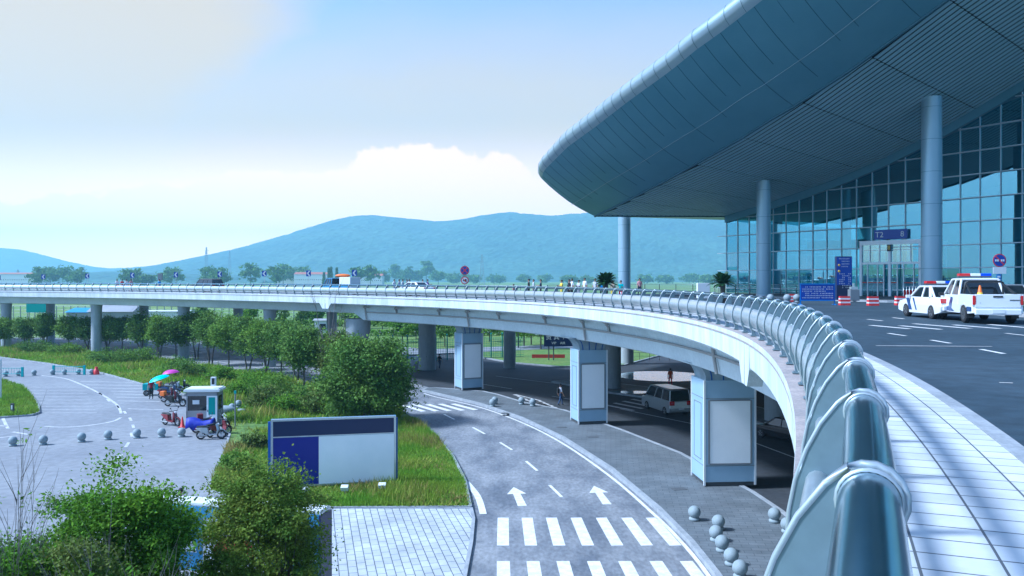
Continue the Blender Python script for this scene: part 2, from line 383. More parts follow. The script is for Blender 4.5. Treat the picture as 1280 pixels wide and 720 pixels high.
ORD = ['first', 'second', 'third', 'fourth', 'fifth', 'sixth', 'seventh', 'eighth', 'ninth', 'tenth', 'eleventh', 'twelfth', 'thirteenth', 'fourteenth', 'fifteenth', 'sixteenth', 'seventeenth', 'eighteenth', 'nineteenth', 'twentieth',
       'twenty first', 'twenty second', 'twenty third', 'twenty fourth', 'twenty fifth', 'twenty sixth', 'twenty seventh', 'twenty eighth', 'twenty ninth', 'thirtieth']
def text_part(name, s, size, mats, parent, loc, rot, depth=.004, align='CENTER'):
    cu = bpy.data.curves.new(name, 'FONT'); cu.body = s; cu.size = size; cu.extrude = depth; cu.align_x = align; cu.align_y = 'CENTER'; cu.resolution_u = 3
    o = bpy.data.objects.new(name+'_tmp', cu); COL.objects.link(o)
    dg = bpy.context.evaluated_depsgraph_get(); dg.update()
    me = bpy.data.meshes.new_from_object(o.evaluated_get(dg)); bpy.data.objects.remove(o)
    me.materials.clear(); me.materials.append(mats)
    r = bpy.data.objects.new(name, me); COL.objects.link(r); r.parent = parent; r.location = loc; r.rotation_euler = rot
    return r
# ------------------------------------------------------------------ the bridge line
# arcs (radius, heading at the end in degrees); the line starts ten metres behind the camera
ARCS = []; S_OR = 10.0
def _mk():
    h = math.radians(65.2)-S_OR/88.0; R_ = 88.0
    c0 = Vector((0.0, .05))-Vector((math.sin(math.radians(65.2)), -math.cos(math.radians(65.2))))*R_   # centre of the first arc
    s = 0.0; c = c0
    for R_, hend in ((88.0, 78.2), (62.0, 133.0), (160.0, 180.0)):
        he = math.radians(hend)
        if ARCS:
            pr = ARCS[-1]; e = pr[2]+Vector((math.sin(h), -math.cos(h)))*pr[1]; c = e-Vector((math.sin(h), -math.cos(h)))*R_
        L_ = R_*(he-h); ARCS.append((s, R_, c, h, L_)); s += L_; h = he
    return s
S2 = _mk(); _e = ARCS[-1]; E2 = _e[2]+Vector((0, _e[1]))
def P(s, u=0, z=0):
    if s >= S2: return Vector((E2.x-(s-S2), E2.y-u, z))
    for a in ARCS:
        if s < a[0]+a[4]: break
    h = a[3]+(s-a[0])/a[1]; return Vector((a[2].x+math.sin(h)*(a[1]-u), a[2].y-math.cos(h)*(a[1]-u), z))
def HD(s):
    if s >= S2: return PI
    for a in ARCS:
        if s < a[0]+a[4]: break
    return a[3]+(s-a[0])/a[1]
def s_ray(px, u=0):
    k = (px-640)/FPX; c = [S_OR+i*.25 for i in range(1600)]
    return min(c, key=lambda s: abs(P(s, u).x-k*P(s, u).y)/max(1, P(s, u).y))
SEND = S2+330
def srange(a, b, near=1.0):
    out_ = [a]
    while out_[-1] < b-1e-6:
        st = near if out_[-1] < S2 else 20
        out_.append(min(b, out_[-1]+st))
    return out_
def sweep(mb, prof, a, b, closed=True, mi=0, sm=False, near=1.5, caps=True, us=None):
    rings = [[P(s, u, z) for u, z in prof] for s in srange(a, b, near)]
    start = len(mb.v)
    mb.loft(rings, closed=closed, caps=caps, mi=mi, sm=sm)
    return mb
SA = s_ray(688, -16.2)           # where the ramp leaves the forecourt
# ------------------------------------------------------------------ ground and hills
g = MB(); g.prism([(-6400, -300), (6400, -300), (6400, 7200), (-6400, 7200)], -.2, -.2)
struct('ground', g, MT['field'])
def sheet(name, pts, z, m, th=None, **k):
    mb = MB(); mb.prism([(p[0], p[1]) for p in pts], z if th is None else z-th, z); return struct(name, mb, m, **k)
def pxs(lst, z=0): return [W(a, b, z) for a, b in lst]
sheet('service_yard', [(-190, 8), (90, 8), (110, 100), (40, 100), (20, 104), (-5, 110), (-30, 138), (-190, 146)], -.02, MT['asphalt_road'], th=.15)
# parking surface
lot = pxs([(-80, 441), (0, 448), (60, 456), (120, 466), (150, 474), (190, 485), (240, 498), (262, 506), (280, 520), (286, 545), (276, 575), (262, 612)])+[Vector((-9.4, 30, 0)), Vector((-9, 14, 0)), Vector((-60, 12, 0)), Vector((-90, 60, 0))]
sheet('parking_lot', lot, .004, MT['asphalt'])
# grass berm with kerb
berm = pxs([(-120, 424), (0, 432), (75, 436), (130, 441), (180, 447), (254, 457), (311, 467), (372, 477), (403, 484), (450, 497), (500, 512),
            (520, 526), (545, 547), (566, 572), (581, 602), (588, 636)])+pxs([(395, 637)])+[Vector((-8.6, 33, 0))]+\
       pxs([(262, 614), (277, 575), (287, 545), (281, 519), (262, 504), (240, 496), (190, 484), (150, 473), (120, 465), (60, 455), (0, 447), (-80, 440)])
def inset_kerb(name, poly, z, w=.14, closed=True, m='kerb'):
    mb = MB(); n = len(poly)
    for i in range(n if closed else n-1):
        a, b = Vector(poly[i][:2]), Vector(poly[(i+1) % n][:2]); d = b-a
        if d.length < .02: continue
        e = d.normalized()*.04
        mb.beam((*(a-e), z-.09), (*(b+e), z-.09), w, .2+.003*(i % 3))
    return struct(name, mb, MT[m])
sheet('grass_berm', berm, .1, MT['grass'], th=.2)
inset_kerb('berm_kerb', berm[:17]+berm[17:], .12)
isl = pxs([(-60, 472), (0, 476), (24, 481), (38, 494), (48, 508), (49, 517), (40, 520), (0, 523), (-60, 527)])
sheet('grass_island', isl, .1, MT['grass'], th=.2); inset_kerb('island_kerb', isl, .12)
pl = pxs([(395, 637), (589, 637), (592, 650), (589, 680), (581, 722), (574, 790)])+[Vector((-1.6, 16, 0)), Vector((-9, 14, 0)), Vector((-8.6, 33, 0))]
sheet('paved_plaza', pl, .06, MT['tile_plaza'], th=.2)
inset_kerb('plaza_kerb', pl[:7], .075, closed=False)
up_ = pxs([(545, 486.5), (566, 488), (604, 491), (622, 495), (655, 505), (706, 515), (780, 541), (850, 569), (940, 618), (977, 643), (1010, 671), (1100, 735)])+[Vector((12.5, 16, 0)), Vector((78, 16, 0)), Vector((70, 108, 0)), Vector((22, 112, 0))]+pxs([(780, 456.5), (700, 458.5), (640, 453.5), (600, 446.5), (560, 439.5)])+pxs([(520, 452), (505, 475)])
sheet('underpass_road', up_, -.012, MT['under'], th=.1)  # separate sheet, its colour darkened for the shade beneath the bridge
# sidewalk island with the clad pillars
isle = pxs([(528, 489), (545, 493), (600, 506), (652, 524), (704, 549), (764, 588), (824, 639), (864, 680), (897, 722), (925, 770)])+[Vector((7.2, 18, 0)), Vector((12.5, 18, 0))]+\
       pxs([(1100, 735), (1010, 671), (977, 643), (940, 618), (850, 569), (780, 541), (706, 515), (655, 505), (622, 495), (604, 491), (566, 488), (545, 486.5), (533, 487)])
sheet('pillar_island', isle, .14, MT['tile_island'], th=.3)
inset_kerb('pillar_island_kerb', isle, .15, w=.22)
isle2 = pxs([(690, 478), (757, 491), (810, 498), (900, 513), (955, 532), (1010, 549), (1060, 572)])+pxs([(1100, 560), (1010, 525), (900, 500), (800, 484), (730, 476)])
sheet('median_island', isle2, .12, MT['tile_island'], th=.3); inset_kerb('median_kerb', isle2, .13, w=.2)
# lawns beyond the underpass
lawn = pxs([(560, 440), (600, 447), (640, 454), (700, 459), (780, 457)])+[Vector((22, 112, 0)), Vector((80, 112, 0)), Vector((90, 240, 0)), Vector((-40, 240, 0)), Vector((-45, 160, 0))]
sheet('far_lawn', lawn, .1, MT['grass'], th=.25); inset_kerb('far_kerb', lawn[:7], .12, closed=False, w=.25)
fw = MB(); fw.prism([tuple(AT(470, 112)[:2]), tuple(AT(700, 124)[:2]), tuple(AT(900, 130)[:2]), tuple(AT(900, 122)[:2]), tuple(AT(700, 117)[:2]), tuple(AT(470, 105)[:2])], .1, .14)
struct('far_road', fw, MT['asphalt'])
fw = MB(); fw.prism([(-60, 150), (60, 150), (60, 158), (-60, 158)], .1, .14); struct('access_road', fw, MT['asphalt'])
sheet('water_pool', [W(828, 470)[:2]+Vector((math.cos(a)*8.0, math.sin(a)*4.2)) if False else (W(828, 470).x+math.cos(a)*4.6, W(828, 470).y+math.sin(a)*4.5) for a in [2*PI*i/28 for i in range(28)]], .003, MT['water'])
sheet('wet_patch', [(W(795, 497).x+math.cos(a)*2.0*(1+.2*math.sin(3*a)), W(795, 492).y+math.sin(a)*.9) for a in [2*PI*i/20 for i in range(20)]], .124, MT['water'])
# hills: real terrain with slopes front and back
def hill(name, prof, Yc, depth, seed, rough_, x_step=60, n_y=26):
    xs = np.array([(p[0]-640)/FPX*Yc for p in prof]); hs = np.array([max(0, (HOR-p[1])/FPX*Yc+CZ) for p in prof])
    X = np.arange(xs[0], xs[-1], x_step); t = np.linspace(-1, 1, n_y)
    H = np.interp(X, xs, hs); k = np.array([.25, .5, .25]); H = np.convolve(np.pad(H, 2, mode='edge'), [.1, .2, .4, .2, .1], 'valid')
    rng = np.random.RandomState(seed)
    def noise(sh, f):
        a = rng.rand(f+2, f+2); yy = np.linspace(0, f, sh[0]); xx = np.linspace(0, f, sh[1])
        yi = yy.astype(int); xi = xx.astype(int); fy = (yy-yi)[:, None]; fx = (xx-xi)[None]
        fy = fy*fy*(3-2*fy); fx = fx*fx*(3-2*fx)
        A = a[np.ix_(yi, xi)]; B = a[np.ix_(yi, xi+1)]; C_ = a[np.ix_(yi+1, xi)]; D = a[np.ix_(yi+1, xi+1)]
        return (A*(1-fx)+B*fx)*(1-fy)+(C_*(1-fx)+D*fx)*fy-.5
    sh = (n_y, len(X)); nz = noise(sh, 9)*.6+noise(sh, 24)*.5+noise(sh, 60)*.25
    bump = (np.cos(t*PI)*.5+.5)**.8
    Z = H[None]*bump[:, None]*(1+nz*.2*(1-bump[:, None]))+rng.rand(*sh)*rough_*(bump[:, None] > .05)
    vs = [(X[j], Yc+t[i]*depth+(0), Z[i, j]-1) for i in range(n_y) for j in range(len(X))]
    m = len(X); fs = [(i*m+j, i*m+j+1, (i+1)*m+j+1, (i+1)*m+j) for i in range(n_y-1) for j in range(m-1)]
    me = newmesh(name, vs, fs, [MT['hill']], smooth=[False]*len(fs)); return tag(link(name, me), kind='structure')
hill('hills', [(60, 349), (110, 343), (160, 341), (230, 335), (280, 322), (330, 309), (380, 293), (420, 279), (445, 272), (470, 271), (510, 275), (550, 279), (575, 277), (605, 271), (635, 267), (665, 270), (690, 272), (715, 269), (745, 268), (800, 264), (900, 262), (1000, 268), (1150, 280), (1350, 300), (1600, 330)], 4300, 1500, 3, 7, 20, n_y=110)
hill('hills', [(-400, 330), (-300, 318), (-120, 306), (-30, 309), (15, 311), (50, 321), (90, 331), (125, 336), (160, 336), (200, 333), (240, 330), (300, 334), (400, 345), (480, 349)], 5900, 1100, 5, 8, 42, n_y=60)
hill('hills', [(-100, 349), (60, 348), (90, 345), (115, 341), (150, 341), (190, 342), (230, 343), (300, 345), (380, 349)], 2600, 500, 8, 5, 14, n_y=40)
# ------------------------------------------------------------------ haze
hb = MB(); hb.box((0, 3450, 224.6), (13000, 7700, 452))
haze = tag(hb.build('haze', MT['white']), kind='stuff')
hm = bpy.data.materials.new('haze_air'); hm.use_nodes = True; ht = hm.node_tree; ht.nodes.clear()
ho = ht.nodes.new('ShaderNodeOutputMaterial'); hv = ht.nodes.new('ShaderNodeVolumePrincipled')
hv.inputs['Color'].default_value = (.42, .76, 1.0, 1); hv.inputs['Density'].default_value = .00022; hv.inputs['Anisotropy'].default_value = .2
ht.links.new(hv.outputs[0], ho.inputs['Volume']); haze.data.materials.clear(); haze.data.materials.append(hm)
# ------------------------------------------------------------------ road paint
def stripe(mb, a, b, w, z):
    a, b = Vector(a[:2]), Vector(b[:2]); d = (b-a).normalized(); n_ = Vector((-d.y, d.x))*w/2
    mb.prism([tuple(a-n_), tuple(b-n_), tuple(b+n_), tuple(a+n_)], z, z)
def polyline(mb, pts, w, z):
    pts = [Vector(p[:2]) for p in pts]; Ls, Rs = [], []
    for i, p in enumerate(pts):
        d = (pts[min(i+1, len(pts)-1)]-pts[max(0, i-1)]).normalized(); n_ = Vector((-d.y, d.x))*w/2
        Ls.append((*(p+n_), z)); Rs.append((*(p-n_), z))
    n = len(pts); mb.add(Rs+Ls, [(i, i+1, n+i+1, n+i) for i in range(n-1)])
def smooth_pts(pts, n=6):
    pts = [Vector(p[:2]) for p in pts]; out_ = []
    for i in range(len(pts)-1):
        p0, p1, p2, p3 = pts[max(i-1, 0)], pts[i], pts[i+1], pts[min(i+2, len(pts)-1)]
        for k in range(n):
            t = k/n; out_.append(.5*((2*p1)+(p2-p0)*t+(2*p0-5*p1+4*p2-p3)*t*t+(3*p1-p0-3*p2+p3)*t**3))
    return out_+[pts[-1]]
ZR = -.012
mk = MB()
polyline(mk, smooth_pts(pxs([(530, 491.5), (545, 496), (600, 509), (650, 527), (700, 552), (760, 593), (818, 643), (858, 684), (890, 726), (915, 775)])), .16, ZR)
polyline(mk, smooth_pts(pxs([(501, 514), (521, 529), (546, 550), (568, 575), (584, 604)])), .13, ZR)
polyline(mk, smooth_pts(pxs([(583, 602), (597, 620), (604, 642)])), .3, ZR+.001)
for x in (-.35, .68, 1.72, 2.78, 3.86, 4.95, 6.0):
    k = .022*x
    stripe(mk, (x-.03-k, 34.4), (x+.02+k, 30.8), .46, ZR); stripe(mk, (x+.05+k, 29.1), (x+.12+2*k, 25.6), .46, ZR)
for a, b in (((594.7, 512), (565.6, 504.5)), ((578.6, 512.8), (550, 504.7)), ((561.7, 513.2), (534.5, 505.2)), ((546, 513.6), (517, 505)), ((529.6, 514), (501, 505))):
    stripe(mk, W(*a), W(*b), .45, ZR)
for a, b in (((687, 606), (702, 620.7)), ((657.5, 576), (671.5, 588)), ((625, 552.7), (640, 562)), ((591, 534), (606, 542)), ((555, 517.5), (568, 524))):
    stripe(mk, W(*a), W(*b), .15, ZR)
def arrow(mb, tip, tail, z):
    tip, tail = Vector(tip[:2]), Vector(tail[:2]); d = (tip-tail).normalized(); n_ = Vector((-d.y, d.x))
    hb_ = tip-d*1.25
    mb.prism([tuple(q) for q in (tip, hb_-n_*.45, hb_-n_*.17, tail-n_*.2, tail+n_*.2, hb_+n_*.17, hb_+n_*.45)], z, z)
arrow(mk, W(642, 608.5), W(653, 632), ZR); arrow(mk, W(742.5, 607), W(759, 630), ZR)
struct('road_markings', mk, MT['paint'])
mk = MB()
ZR = -.006
for a, b in (((775, 511), (868, 530)), ((940, 552), (1015, 580)), ((690, 495), (735, 503)), ((590, 478), (640, 486)), ((620, 470), (700, 480)), ((885, 515), (960, 531))):
    stripe(mk, W(*a), W(*b), .13, ZR)
for i in range(6):
    stripe(mk, W(668+i*3-i*8, 504-i*2.2), W(700+i*3-i*8, 512-i*2.2), .4, ZR)
for i in range(5): stripe(mk, W(757+i*11, 506-i*2.4), W(792+i*11, 513-i*2.4), .4, ZR)
polyline(mk, pxs([(252, 449), (311, 458), (372, 468), (403, 474)]), .2, ZR)
polyline(mk, pxs([(-40, 421), (62, 420.5), (140, 424), (200, 432), (252, 441)]), .25, ZR)
struct('underpass_markings', mk, MT['paint_worn'])
mk = MB(); ZL = .009
polyline(mk, smooth_pts(pxs([(52, 469.5), (80, 473), (100, 480), (125, 492), (145, 505), (151, 515), (150, 517)])), .2, ZL)
polyline(mk, smooth_pts(pxs([(151, 522), (140, 527), (110, 532), (80, 534), (55, 533)])), .2, ZL)
for a, b in (((155, 514), (157, 517)), ((162, 522), (164, 526)), ((166, 531), (167, 535)), ((164, 541), (165, 546)), ((161, 553), (157, 559)), ((152, 568), (147, 574)), ((141, 584), (134, 591)), ((124, 491), (127, 494)), ((134, 499), (137, 502)), ((146, 507), (148, 510))):
    stripe(mk, W(*a), W(*b), .18, ZL)
for i, (x0, x1, y) in enumerate(((100, 178, 477), (108, 183, 481), (115, 186, 485), (139, 188, 489), (142, 190, 492.5), (145, 196, 496.5), (147, 200, 501), (160, 204, 511))):
    stripe(mk, W(x0, y), W(x1, y+1.2), .16, ZL)
for y in range(484, 520, 4): stripe(mk, W(28+(y-484)*.6, y), W(105+(y-484)*.5, y), .09, ZL)
for a, b in (((0, 547), (22, 545)), ((16, 540), (35, 543)), ((0, 532), (9, 533)), ((2, 520), (10, 536))): stripe(mk, W(*a), W(*b), .2, ZL)
struct('parking_markings', mk, MT['paint_worn'])
# manhole covers and grates set flush in the pavements
for px, py, z in ((632, 516.5, .145), (702, 534, .145), (849, 611, .145), (741, 546, .145)):
    c = W(px, py, z); mb = MB(); mb.box((0, 0, 0), (.7, .5, .01)); 
    for k in range(6): mb.box((-.28+k*.11, 0, .008), (.03, .4, .006))
    tag(mb.build('drain_grate', MT['iron'], loc=c, rz=.2), {632: 'small iron grate in the pillar island, between the two farthest clad pillars', 702: 'small iron grate beside the left foot of the middle clad pillar', 849: 'small iron grate beside the left foot of the nearest clad pillar', 741: 'small iron cover in the island just in front of the middle clad pillar'}[px], 'grate', 'drain grates in the pillar island')
# ------------------------------------------------------------------ the bridge
ZD, ZS, ZK = 8.27, 8.40, 8.38
S0 = 0.5
sH = s_ray(440)
br = thing('elevated_bridge', 'long curved white concrete road bridge sweeping from the terminal to the left', 'bridge', (0, 0, 0))
mb = MB()
sweep(mb, [(.42, ZK), (.42, ZK-.13), (.39, ZK-.14), (.37, 7.58), (.30, 7.50), (.05, 7.50), (-.05, 7.80), (-.05, ZK)], S0, SEND)
mb.build('fascia', MT['fascia'], br)
mb = MB()   # cantilever slab
sweep(mb, [(.03, 8.1), (.03, 7.80), (-1.05, 7.62), (-1.05, 8.1)], S0, SEND); mb.build('deck_overhang', MT['concrete'], br)
mb = MB(); sweep(mb, [(-1.06, 7.9), (-1.0, 7.6), (-1.35, 5.97), (-1.5, 5.9), (-14.2, 5.9), (-14.6, 7.6), (-14.6, 7.9)], S0, sH)
sweep(mb, [(-1.06, 7.9), (-1.0, 7.6), (-1.35, 6.62), (-1.5, 6.55), (-14.2, 6.55), (-14.6, 7.6), (-14.6, 7.9)], sH+1.6, SEND)
a, b = [(-1.06, 7.9), (-1.0, 7.6), (-1.35, 5.97), (-1.5, 5.9), (-14.2, 5.9), (-14.6, 7.6), (-14.6, 7.9)], [(-1.06, 7.9), (-1.0, 7.6), (-1.35, 6.62), (-1.5, 6.55), (-14.2, 6.55), (-14.6, 7.6), (-14.6, 7.9)]
mb.loft([[P(sH, u, z) for u, z in a], [P(sH+1.6, u, z) for u, z in b]], sm=False)
mb.build('girder', MT['concrete'], br)
mb = MB(); sweep(mb, [(-14.4, 7.7), (-14.4, 8.0), (-15.5, 8.2), (-16.3, 8.2), (-16.3, 8.0), (-16.3, 7.5), (-16.1, 7.5), (-15.9, 7.8)], SA, SEND); mb.build('far_fascia', MT['fascia'], br)
for s in (s_ray(411), s_ray(949)):   # lugs at the expansion joints
    for sg in (-1, 1):
        mb = MB(); s0, s1 = s+sg*.06, s+sg*.95
        r = lambda q, zb: [P(q, .40, ZK-.2), P(q, .40, zb), P(q, -.02, zb), P(q, -.02, ZK-.2)]
        rr = [r(s0, 7.02), r(s+sg*.5, 7.02), r(s1, 7.52)]
        mb.loft(rr if sg > 0 else rr[::-1], sm=False); mb.build('joint_lug', MT['fascia'], br)
# drain pipes: one long run with drops
mb = MB(); mb.tube([P(s, -1.12+.0, 6.75) for s in srange(s_ray(925), sH-1, 2)], .07, 6); mb.build('drain_pipe', MT['pipe'], br)
for ph in (445, 485, 537, 571, 610, 665, 712, 740, 862):
    s = s_ray(ph); long_ = ph in (445, 571, 712, 862)
    mb = MB(); mb.tube([P(s-.9, -.3, 7.45), P(s-.9, -.62, 7.3), P(s, -.85, 7.25), P(s, -1.0, 7.1), P(s, -1.08 if not long_ else -1.18, 6.0 if long_ else 6.75)], .075, 6)
    mb.build('drain_pipe', MT['pipe'], br)
# deck surfaces
mb = MB()
rows = srange(S0, SEND, .75); us = [-1.45, .13]
vs = [P(s, u, ZS) for s in rows for u in us]; fs = [(2*i+1, 2*i+3, 2*i+2, 2*i) for i in range(len(rows)-1)]
uv = [(s, u-.13) for s in rows for u in us]
me = newmesh('sidewalk', vs, fs, [MT['tile_walk']], uvs=uv); tag(link('sidewalk', me), kind='structure')
mb = MB(); sweep(mb, [(.418, ZK+.012), (.132, ZK+.012), (.132, 8.2), (.418, 8.2)], S0, SEND, near=1); mb.build('ledge', MT['ledge'], br)
mb = MB(); sweep(mb, [(.13, ZS-.004), (-1.45, ZS-.004), (-1.45, 8.05), (.13, 8.05)], S0, SEND, near=1.5); mb.build('walk_slab', MT['concrete'], br)
mb = MB(); sweep(mb, [(-1.453, ZS+.01), (-1.64, ZS+.004), (-1.66, 8.1), (-1.453, 8.1)], S0, SEND, near=1); struct('walk_kerb', mb, MT['kerb'])
mb = MB(); sweep(mb, [(-1.655, ZD), (-15.6, ZD), (-15.6, 7.85), (-1.655, 7.85)], SA-.2, SEND); struct('bridge_road', mb, MT['asphalt_deck'])
fc = [P(s, -1.655) for s in srange(S0, SA, 1.5)]
FAR = [P(SA, -16.2), Vector((11, 95.5, 0)), Vector((18, 99, 0)), Vector((30, 101, 0))]
poly = [(p.x, p.y) for p in fc+FAR]+[(90, 101), (110, 40), (110, -12), (P(S0, -1.655).x, -12)]
mb = MB(); mb.prism(poly, 7.62, ZD-.004); struct('forecourt_road', mb, MT['asphalt_deck'])
# painted lines on the forecourt
mk = MB(); z = ZD+.004
for a, b, w in (((1088, 406.5), (1137, 411), .25), ((1125, 407), (1176, 411.7), .25), ((1142, 404.5), (1213, 410.5), .25), ((1192, 406), (1250, 410.7), .25), ((1236, 405.5), (1290, 410), .25),
                ((1110, 416.5), (1132, 419.7), .13), ((1164, 425), (1188, 429), .13), ((1226, 436.5), (1255, 442), .13), ((1257, 416.5), (1284, 419.5), .13), ((1084, 399), (1103, 401), .15), ((1116, 397), (1130, 398.5), .15), ((1249, 478), (1266, 478.6), .06)):
    stripe(mk, W(a[0], a[1], z), W(b[0], b[1], z), w, z)
struct('forecourt_markings', mk, MT['paint'])
mk = MB(); stripe(mk, W(1095, 432, z), W(1240, 433, z), .10, z); struct('forecourt_seam', mk, MT['paint_worn'])
gm = MB(); c = W(1168, 645, ZS); gm.box((0, 0, .004), (.42, .22, .006), mi=0)
for k in range(12): gm.box((-.17+k*.031, 0, .010), (.014, .17, .006))
tag(gm.build('drain_grate', MT['iron'], loc=P(S_OR+3.7, -.36, ZS), rz=HD(S_OR+3.7)), 'slotted metal grate set in the walkway tiles beside the near railing', 'grate')
# ------------------------------------------------------------------ railing (fins every 1.55 m)
SP = 1.55; SF0 = S_OR+2.3; rs_ = SF0-2*SP
rl = thing('guard_railing', 'silver metal guard railing with curved fins and fat blue steel handrail', 'railing', (0, 0, 0))
ZT = 9.50
def tubepath(u, z, r, name, m, seg, a=rs_, b=SEND):
    mb = MB(); mb.tube([P(s, u, z) for s in srange(a, b, .5 if seg > 12 else 1.0)], r, seg); return mb.build(name, m, rl)
tubepath(0, ZT-.078, .078, 'handrail', MT['chrome'], 28)
tubepath(.19, 9.10, .05, 'middle_rail', MT['steel'], 12)
tubepath(.205, 8.60, .028, 'bottom_rail', MT['steel'], 8)
# fin outline in (u, z) : wraps the handrail, bows outward, narrows to a post
def fin_outline():
    pts = []
    for k in range(0, 10):
        a = math.radians(-75+k*22); pts.append((-.096*math.cos(a), ZT-.078+.096*math.sin(a)))   # round the deck side of the rail to the top
    pts += [(.05, ZT+.008), (.11, ZT-.045), (.18, ZT-.14), (.24, ZT-.26), (.288, ZT-.40), (.315, ZT-.54), (.323, ZT-.66), (.312, ZT-.78), (.28, ZT-.88), (.24, ZT-.96), (.225, 8.40)]
    pts += [(.135, 8.40), (.135, ZT-.97), (.12, ZT-.86), (.10, ZT-.70), (.075, ZT-.5), (.045, ZT-.32), (.02, ZT-.19)]
    return pts
fo = fin_outline()
def fin_mesh():
    mb = MB(); t = .011
    n = len(fo); A = [(-t, u, z-8.4) for u, z in fo]; B = [(t, u, z-8.4) for u, z in fo]   # local x along rail, y outward(left)
    tris = tessellate_polygon([[Vector((p[1], p[2], 0)) for p in A]])
    mb.add(A+B, [tuple(q) for q in tris]+[tuple(n+i for i in reversed(q)) for q in tris]+[(i, (i+1) % n, n+(i+1) % n, n+i) for i in range(n)])
    # rim flange following the outer edge
    rim = fo[1:21]
    R_ = []
    for i, (u, z) in enumerate(rim):
        d = Vector((rim[min(i+1, len(rim)-1)][0]-rim[max(0, i-1)][0], rim[min(i+1, len(rim)-1)][1]-rim[max(0, i-1)][1])).normalized(); nn = Vector((d.y, -d.x))
        q0 = Vector((u, z-8.4)); q1 = q0+nn*.010; q0 = q0-nn*.006
        R_.append([(-.015, q0.x, q0.y), (.015, q0.x, q0.y), (.015, q1.x, q1.y), (-.015, q1.x, q1.y)])
    mb.loft(R_, sm=True, mi=1)
    # collar round the rail, base plate with bolts
    ring = []
    for x, r in ((-.032, .079), (-.032, .086), (.032, .086), (.032, .079)):
        ring.append([(x, r*math.cos(2*PI*k/24), ZT-.078-8.4+r*math.sin(2*PI*k/24)) for k in range(24)])
    mb.loft(ring, caps=False, mi=1)
    mb.box((0, .18, .018), (.16, .19, .02))
    for sx in (-.055, .055):
        for sy in (.12, .24): mb.box((sx, sy, .034), (.02, .02, .02))
    return mb
fm = fin_mesh(); fme = newmesh('fin', fm.v, fm.f, [MT['fin'], MT['finrim']], fm.m, fm.s)
nf = int((SEND-rs_)/SP)
# rail is seen from both sides: 100 nearest fins are parts, the rest one part
far = MB()
for i in range(nf):
    s = rs_+i*SP; loc = P(s, 0, 8.4); h = HD(s)
    if i < 100:
        o = bpy.data.objects.new('fin', fme); COL.objects.link(o); o.parent = rl; o.location = loc; o.rotation_euler = (0, 0, h)
    elif i < 240:
        n0 = len(far.v); far.add(fm.v[:len(fo)*2], [f for f in fm.f if max(f) < len(fo)*2]); far.xform(Matrix.Translation(loc) @ Matrix.Rotation(h, 4, 'Z'), n0)
tag(far.build('far_fins', MT['fin'], rl), kind='stuff')
# curved sheets between the fins
def sheet_mesh():
    mb = MB(); L_ = SP/2-.03; pr = []
    for k in range(11):
        a = math.radians(62-k*12.4); pr.append((.095+.205*math.cos(a), .50+.30*math.sin(a)))
    inn = [(u-.012, z) for u, z in pr][::-1]
    ring = pr+inn
    mb.loft([[(-L_, u, z) for u, z in ring], [(L_, u, z) for u, z in ring]])
    return mb
sm_ = sheet_mesh(); sme = newmesh('curved_panel', sm_.v, sm_.f, [MT['panelsteel']], sm_.m, sm_.s)
far = MB(); cnt = 0
for i in range(6, nf):
    s = rs_+(i+.5)*SP; loc = P(s, 0, 8.4); h = HD(s)
    if cnt < 100:
        o = bpy.data.objects.new('curved_panel', sme); COL.objects.link(o); o.parent = rl; o.location = loc; o.rotation_euler = (0, 0, h); cnt += 1
    elif i < 240:
        n0 = len(far.v); far.add(sm_.v, sm_.f, 0, True); far.xform(Matrix.Translation(loc) @ Matrix.Rotation(h, 4, 'Z'), n0)
tag(far.build('far_panels', MT['panelsteel'], rl), kind='stuff')
# thin railing on the far side of deck and forecourt
def post_rail(pts, name, label, sp, h, m, mp, nr=3, r=.025, post=(.06, .06)):
    t = thing(name, label, 'railing', pts[0]); o0 = Vector(pts[0])
    L_ = [(Vector(pts[i+1])-Vector(pts[i])).length for i in range(len(pts)-1)]; tot = sum(L_)
    def at(d):
        for i, l in enumerate(L_):
            if d <= l or i == len(L_)-1: return Vector(pts[i]).lerp(Vector(pts[i+1]), min(1, d/l)), Vector(pts[i+1])-Vector(pts[i])
            d -= l
    d = 0; k = 0; rest = MB()
    pm = MB(); pm.box((0, 0, h/2), (post[0], post[1], h)); pme = newmesh('post', pm.v, pm.f, [mp])
    while d <= tot:
        p, dr = at(d); p = p-o0; ang = math.atan2(dr.y, dr.x)
        if k < 100:
            o = bpy.data.objects.new('post', pme); COL.objects.link(o); o.parent = t; o.location = p; o.rotation_euler = (0, 0, ang)
        else: rest.box(p+Vector((0, 0, h/2)), (post[0], post[1], h), ang)
        d += sp; k += 1
    if rest.v: tag(rest.build('far_posts', mp, t), kind='stuff')
    for j in range(nr):
        mb = MB(); zz = h-.02 if j == 0 else h*(1-j/(nr)) ; mb.tube([Vector(p)-o0+Vector((0, 0, zz)) for p in pts], r if j == 0 else r*.6, 6); mb.build('rail', m, t)
    return t
post_rail([P(s, -15.9, 8.2) for s in srange(SA, SEND, 3)], 'metal_railing', 'thin grey metal railing along the far side of the bridge', 2.0, 1.12, MT['steel'], MT['grey'])
post_rail([Vector((p[0], p[1], ZD)) for p in ((P(SA, -15.9).x, P(SA, -15.9).y), (11, 95), (18, 98.4), (25.6, 99.2), (23.2, 94.4), (26.8, 88.4), (30.6, 82))], 'metal_railing', 'thin grey railing of dark posts round the forecourt edge before the glass terminal', 2.1, 1.15, MT['steel'], MT['darkgrey'], nr=5)
